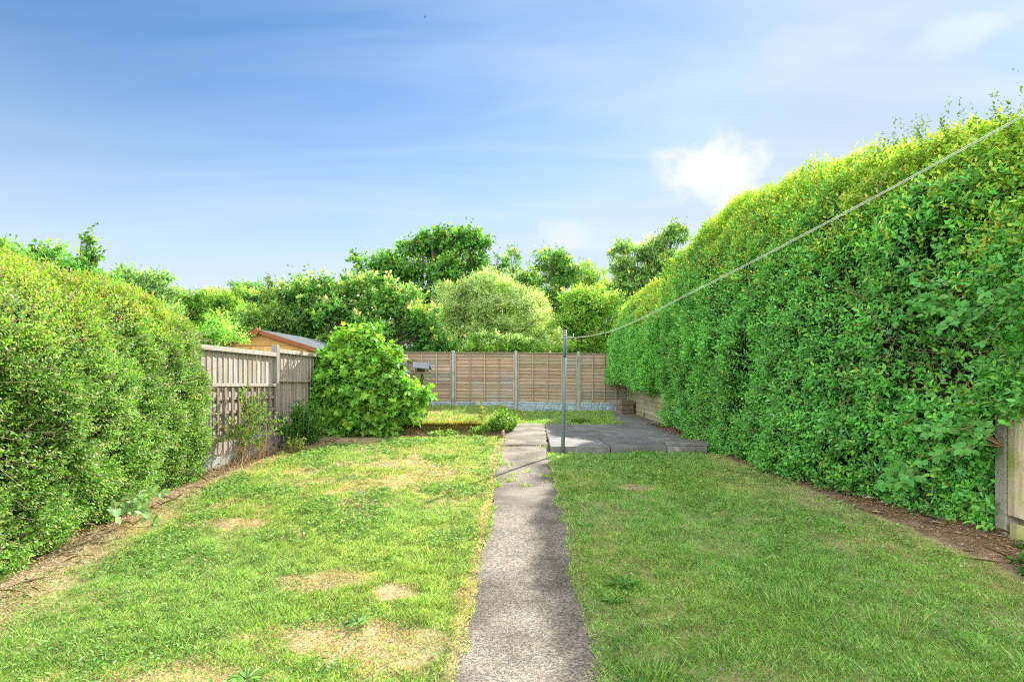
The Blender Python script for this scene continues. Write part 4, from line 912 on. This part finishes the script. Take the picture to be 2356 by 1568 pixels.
# ---- maple bush
def maple():
    Y = 11.3; z = float(G(-2.7, Y)); r = empty('maple_bush', (-2.86, Y, z), 'large round bush of lobed maple leaves in front of the left fence', 'bush')
    bl = [(825, 890, 100, 96), (825, 802, 44, 44), (750, 935, 56, 66), (905, 930, 50, 62), (855, 965, 95, 40), (955, 912, 34, 17), (738, 868, 36, 44), (885, 848, 40, 44), (780, 974, 74, 32), (852, 778, 20, 20), (782, 820, 28, 30)]
    out = []; mb = MB(); tot = sum(a*b for _, _, a, b in bl)
    for (px, py, rx, rz) in bl:
        c = at(px, py, Y); rx *= .85; rz *= .87; RX, RZ = rx/1309*Y, rz/1309*Y; n = int(3700*rx*rz/tot); dr = ruv(n); dr[:, 2] = dr[:, 2]*.9+.1; dr = nrm(dr)
        rad = .55+.42*rng.random(n)**.6; bump = .80+.42*fbm(dr[:, 0]*3+px, dr[:, 2]*3+dr[:, 1]*2, 88, 2)
        P = c+dr*np.array([RX, RX*.72, RZ])*(rad*bump)[:, None]
        P[:, 2] = np.maximum(P[:, 2], G(P[:, 0], P[:, 1])+.10); P[:, 0] = np.maximum(P[:, 0], -4.07+.1186*(P[:, 1]-9.75)+.16)
        t = sm(-.2, .9, dr[:, 2]); isN = rng.random(n) < .12+t*.55
        C = np.where(isN[:, None], mixc([[.22, .45, .05], [.28, .49, .06]], n, .14), mixc([[.17, .41, .06], [.22, .46, .065], [.135, .34, .055]], n, .16))
        L = .070+.055*rng.random(n)
        out.append(sprigs(P, dr, 6, .16+.16*rng.random(n), L, L*.95, C, T_MAPLE, up=.15, spread=.55, flat=.8))
        for k in range(7):
            e = c+ruv(1)[0]*np.array([RX, RX*.8, RZ])*.75; b = np.array([-2.86+rng.normal(0, .12), Y+rng.normal(0, .12), z]); mb.tube([b, (b+e)/2+UP*.12, e], [.018, .012, .005], 5, cap=False)
    V, Fc, C = joinm(out); mesh_np('foliage', V, Fc, M_leaf_gloss, r, C); mb.build('stems', M_bark, r)
maple()
# ivy on the bird table post
out = []; n = 240; P = np.stack([-2.05+rng.normal(0, .10, n), 12.75+rng.normal(0, .09, n), rng.uniform(.8, 1.72, n)], 1)
V, Fc, C = leaves(P, nrm(ruv(n)-UP*.4), nrm(ruv(n)+np.array([0, -.8, .5])), .09, .035, mixc([[.05, .14, .035], [.08, .19, .05]], n), T_OVAL)
ce = empty('climber', (-2.05, 12.74, .75), 'dark leafy climber growing up the post of the bird table', 'climber')
mesh_np('foliage', V, Fc, M_leaf, ce, C); mb = MB(); mb.tube([(-2.1, 12.72, .7), (-2.02, 12.74, 1.1), (-2.08, 12.72, 1.5), (-2.04, 12.74, 1.74)], [.012, .01, .008, .004], 5); mb.build('stems', M_twig, ce)
# ================================================================== trees
def tree(name, label, cat, Y, blobs, base, L, pal, pal_top, cov=4.0, group=None, drop=.2, trunk=.14, sub=.42, tpl=T_KITE, asp=.62, hole=0, toplight=.5, tip=None, limbs=6, droop=0.0):
    L *= .8; sub *= 1.05; trunk *= .75
    bx_, bz_ = (base[0]-CX)/F*Y, float(G((base[0]-CX)/F*Y, Y)); r = empty(name, (bx_, Y, bz_), label, cat, group)
    out = []; mb = MB(); root = np.array([bx_, Y, bz_-.1]); cs_ = [at(b[0], b[1], Y) for b in blobs]
    ctr = np.mean(cs_, 0); zmin = min(c[2] for c in cs_); ztop = max(c[2]+b[3]/F*Y for c, b in zip(cs_, blobs))
    fork = np.array([bx_*.6+ctr[0]*.4, Y, max(bz_+.6, bz_+.55*(zmin-bz_))]); mb.tube([root, (root+fork)/2+ruv(1)[0]*.06, fork], [trunk*1.25, trunk, trunk*.8], 8)
    lobes = [(b[0], b[1], b[2], b[3], .6*(b[4] if len(b) > 4 else 1.0)) for b in blobs]+[(b[0]+rng.normal(0, .36)*b[2], b[1]+rng.normal(0, .30)*b[3], b[2]*.62*(.8+.4*rng.random()), b[3]*.66*(.8+.4*rng.random()), (b[4] if len(b) > 4 else 1.0)) for b in blobs for _ in range(2)]
    for b in lobes:
        px, py, rx, rz, dn = b
        c = at(px, py, Y)+np.array([0, rng.normal(0, .3)*rx/F*Y, 0]); RX, RZ = rx/F*Y, rz/F*Y; R3 = np.array([RX, RX*.8, RZ])
        area = math.pi*rx*rz*.189; lp_ = max((L*569/Y)**2*asp*.55, .3); n = int(1.35*cov*dn*area/lp_); m = max(6, int(15*dn))
        sd_ = ruv(m); sd_[:, 2] = sd_[:, 2]*.9+.12; sr = (.30+.80*rng.random(m)**.6)[:, None]; sc = c+sd_*R3*sr*.84; rs = sub*(.42+.85*rng.random(m)**1.4)*min(RX, RZ*1.15)
        kf = 6; na = max(n//kf, 6); i = rng.choice(m, na, p=rs**1.6/np.sum(rs**1.6)); q = ruv(na); q[:, 2] = np.where(q[:, 2] < -.3, q[:, 2]*.6, q[:, 2])
        P = sc[i]+q*(rs[i]*(.25+.75*rng.random(na)**.6))[:, None]*np.array([1.15, 1.15, .85])
        oc = nrm((P-c)/R3); hgt = np.clip((P[:, 2]-zmin)/(ztop-zmin+1e-6), 0, 1)
        isT = rng.random(na) < toplight*sm(-.1, .8, q[:, 2]*.6+oc[:, 2]*.5)  # crown tops take a brighter palette, lit tops put into the colour
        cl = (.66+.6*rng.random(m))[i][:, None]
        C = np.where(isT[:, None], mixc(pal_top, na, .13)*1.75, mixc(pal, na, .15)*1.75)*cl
        O = nrm(q*.7+oc*.5-UP*droop)
        ll = L*(.65+.7*rng.random(na))
        out.append(sprigs(P, O, kf, (L*2.2+.5*rs[i])*(.4+.8*rng.random(na)), ll, ll*asp, np.clip(C*1.25, .004, .72), tpl, up=.35-droop, spread=.7))
        tk = trunk*(1 if dn > .35 else .3)
        mb.tube([fork, (fork+c)/2+np.array([0, 0, -.08*RZ])+ruv(1)[0]*.1, c], [tk*.55, tk*.35, tk*.18], 6, cap=False)
        for k in range(min(limbs//2 if dn > .35 else 1, m)): mb.tube([c+(fork-c)*.25, (c+sc[k])/2+ruv(1)[0]*.08, sc[k], sc[k]+sd_[k]*rs[k]*.6], [trunk*.2, trunk*.13, trunk*.07, trunk*.03], 5, cap=False)
        if tip:
            for k in range(tip):
                a = sc[rng.integers(0, m)]; ax = nrm(UP+ruv(1)[0]*.4); l = RZ*(.3+.5*rng.random())+rs.mean()*.6; mm = 7; t = rng.random(mm); P2 = a+ax*(t*l+rs.mean()*.4)[:, None]+rng.normal(0, L*.5, (mm, 3))
                out.append(leaves(P2, nrm(ruv(mm)), nrm(ruv(mm)+UP), L*.9, L*asp*.9, mixc(pal, mm), tpl))
    V, Fc, C = joinm(out); mesh_np('crown', V, Fc, M_far_leaf, r, C); mb.build('trunk', M_bark, r); return r
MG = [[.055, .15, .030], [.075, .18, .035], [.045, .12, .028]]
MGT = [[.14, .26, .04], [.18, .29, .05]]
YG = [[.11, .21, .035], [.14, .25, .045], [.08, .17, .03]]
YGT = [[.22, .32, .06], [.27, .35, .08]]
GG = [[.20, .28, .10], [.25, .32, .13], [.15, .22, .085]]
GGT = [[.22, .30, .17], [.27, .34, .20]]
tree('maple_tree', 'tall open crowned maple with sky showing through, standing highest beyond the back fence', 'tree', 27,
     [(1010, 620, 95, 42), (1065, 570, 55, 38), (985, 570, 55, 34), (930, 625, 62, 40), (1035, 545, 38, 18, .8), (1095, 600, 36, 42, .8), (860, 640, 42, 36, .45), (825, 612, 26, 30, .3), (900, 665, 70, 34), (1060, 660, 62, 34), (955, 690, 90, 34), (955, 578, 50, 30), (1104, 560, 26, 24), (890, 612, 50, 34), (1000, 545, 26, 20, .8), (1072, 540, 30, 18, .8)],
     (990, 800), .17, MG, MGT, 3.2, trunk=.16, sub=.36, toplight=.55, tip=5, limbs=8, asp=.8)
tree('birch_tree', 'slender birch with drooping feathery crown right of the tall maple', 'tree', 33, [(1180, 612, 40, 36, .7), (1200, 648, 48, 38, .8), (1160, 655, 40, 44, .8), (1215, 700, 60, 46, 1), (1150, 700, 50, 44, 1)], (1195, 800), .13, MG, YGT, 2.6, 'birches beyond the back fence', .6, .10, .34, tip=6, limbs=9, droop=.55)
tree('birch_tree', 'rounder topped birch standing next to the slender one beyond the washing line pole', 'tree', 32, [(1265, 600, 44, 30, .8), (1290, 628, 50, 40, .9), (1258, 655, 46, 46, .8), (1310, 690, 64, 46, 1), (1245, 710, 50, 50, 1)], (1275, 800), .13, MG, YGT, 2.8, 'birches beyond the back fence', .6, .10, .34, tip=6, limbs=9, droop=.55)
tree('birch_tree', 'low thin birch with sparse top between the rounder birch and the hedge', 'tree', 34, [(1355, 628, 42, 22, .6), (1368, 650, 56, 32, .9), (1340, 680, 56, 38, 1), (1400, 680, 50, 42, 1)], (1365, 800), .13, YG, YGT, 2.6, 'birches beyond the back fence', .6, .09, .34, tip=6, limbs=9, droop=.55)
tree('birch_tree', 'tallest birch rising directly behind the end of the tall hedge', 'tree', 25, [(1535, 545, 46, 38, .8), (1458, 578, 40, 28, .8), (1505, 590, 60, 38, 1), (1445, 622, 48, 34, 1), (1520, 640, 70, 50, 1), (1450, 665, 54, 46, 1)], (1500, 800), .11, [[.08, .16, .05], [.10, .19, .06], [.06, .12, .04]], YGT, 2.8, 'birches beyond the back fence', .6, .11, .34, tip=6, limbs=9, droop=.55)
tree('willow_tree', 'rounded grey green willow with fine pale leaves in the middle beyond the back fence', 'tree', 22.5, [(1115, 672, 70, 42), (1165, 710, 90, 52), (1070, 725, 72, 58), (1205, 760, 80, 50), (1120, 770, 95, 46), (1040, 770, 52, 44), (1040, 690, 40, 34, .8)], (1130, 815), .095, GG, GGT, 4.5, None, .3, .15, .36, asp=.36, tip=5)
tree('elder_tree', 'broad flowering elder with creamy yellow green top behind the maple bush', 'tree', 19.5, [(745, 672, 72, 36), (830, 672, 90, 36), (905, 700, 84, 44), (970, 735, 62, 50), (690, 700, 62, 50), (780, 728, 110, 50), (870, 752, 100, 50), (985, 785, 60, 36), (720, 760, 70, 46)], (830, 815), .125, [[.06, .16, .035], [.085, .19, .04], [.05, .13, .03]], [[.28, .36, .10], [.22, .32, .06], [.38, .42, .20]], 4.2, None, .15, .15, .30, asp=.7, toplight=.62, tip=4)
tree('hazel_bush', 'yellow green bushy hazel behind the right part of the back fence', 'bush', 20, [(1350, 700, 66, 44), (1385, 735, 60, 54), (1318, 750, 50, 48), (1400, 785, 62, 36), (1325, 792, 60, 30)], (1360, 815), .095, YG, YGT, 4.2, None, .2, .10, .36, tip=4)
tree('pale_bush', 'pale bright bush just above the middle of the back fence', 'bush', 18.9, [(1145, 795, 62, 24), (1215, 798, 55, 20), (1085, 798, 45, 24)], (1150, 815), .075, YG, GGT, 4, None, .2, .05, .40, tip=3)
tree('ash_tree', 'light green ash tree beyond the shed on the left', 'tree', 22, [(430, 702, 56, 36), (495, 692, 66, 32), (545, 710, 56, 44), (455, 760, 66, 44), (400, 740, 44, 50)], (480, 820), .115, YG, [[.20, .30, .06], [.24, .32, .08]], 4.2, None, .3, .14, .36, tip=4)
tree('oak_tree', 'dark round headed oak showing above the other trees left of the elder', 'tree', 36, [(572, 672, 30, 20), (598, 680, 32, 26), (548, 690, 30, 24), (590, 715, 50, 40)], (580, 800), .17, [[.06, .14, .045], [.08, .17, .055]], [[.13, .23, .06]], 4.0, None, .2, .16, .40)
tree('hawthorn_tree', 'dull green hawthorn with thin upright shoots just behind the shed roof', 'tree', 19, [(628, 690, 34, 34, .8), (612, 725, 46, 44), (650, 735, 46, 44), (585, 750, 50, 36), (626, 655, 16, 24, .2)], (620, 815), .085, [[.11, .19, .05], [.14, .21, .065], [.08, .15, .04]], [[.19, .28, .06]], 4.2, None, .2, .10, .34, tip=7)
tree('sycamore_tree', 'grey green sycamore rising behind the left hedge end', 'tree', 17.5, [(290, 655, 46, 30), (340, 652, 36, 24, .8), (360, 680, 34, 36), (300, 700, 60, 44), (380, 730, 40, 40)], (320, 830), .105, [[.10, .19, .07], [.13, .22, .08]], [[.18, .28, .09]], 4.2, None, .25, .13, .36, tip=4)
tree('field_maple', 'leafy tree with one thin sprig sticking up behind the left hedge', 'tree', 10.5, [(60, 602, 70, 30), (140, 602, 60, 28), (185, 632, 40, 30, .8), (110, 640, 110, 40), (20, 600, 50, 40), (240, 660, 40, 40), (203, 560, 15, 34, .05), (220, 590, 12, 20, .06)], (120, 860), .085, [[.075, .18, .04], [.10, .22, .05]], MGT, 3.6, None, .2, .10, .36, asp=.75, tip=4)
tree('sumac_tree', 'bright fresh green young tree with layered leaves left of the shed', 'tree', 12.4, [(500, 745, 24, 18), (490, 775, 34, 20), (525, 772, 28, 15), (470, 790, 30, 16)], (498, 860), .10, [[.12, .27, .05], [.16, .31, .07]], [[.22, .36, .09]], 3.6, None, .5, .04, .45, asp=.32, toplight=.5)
for (px, py, rx, rz, Y, lab) in ((440, 735, 90, 42, 48, 'far wood edge tree seen left of the shed roof'), (680, 735, 110, 50, 46, 'far tree filling the gap behind the elder'), (860, 735, 110, 50, 47, 'far tree behind the elder and maple'),
                                 (1060, 740, 120, 50, 48, 'far dark tree behind the willow'), (1240, 745, 110, 46, 46, 'far dark tree behind the birch trunks'), (1400, 740, 110, 50, 47, 'far tree showing between the birches and the hedge'), (320, 745, 90, 50, 44, 'far tree low behind the left hedge')):
    tree('woodland_tree', lab, 'tree', Y, [(px, py, rx, rz), (px-rx*.5, py+45, rx*.8, rz), (px+rx*.5, py+45, rx*.8, rz), (px, py+70, rx*1.2, 36)], (px, 830), .26, [[.06, .13, .035], [.075, .15, .04]], [[.13, .22, .05]], 3.6, 'far trees beyond the gardens', .2, .2, .40)
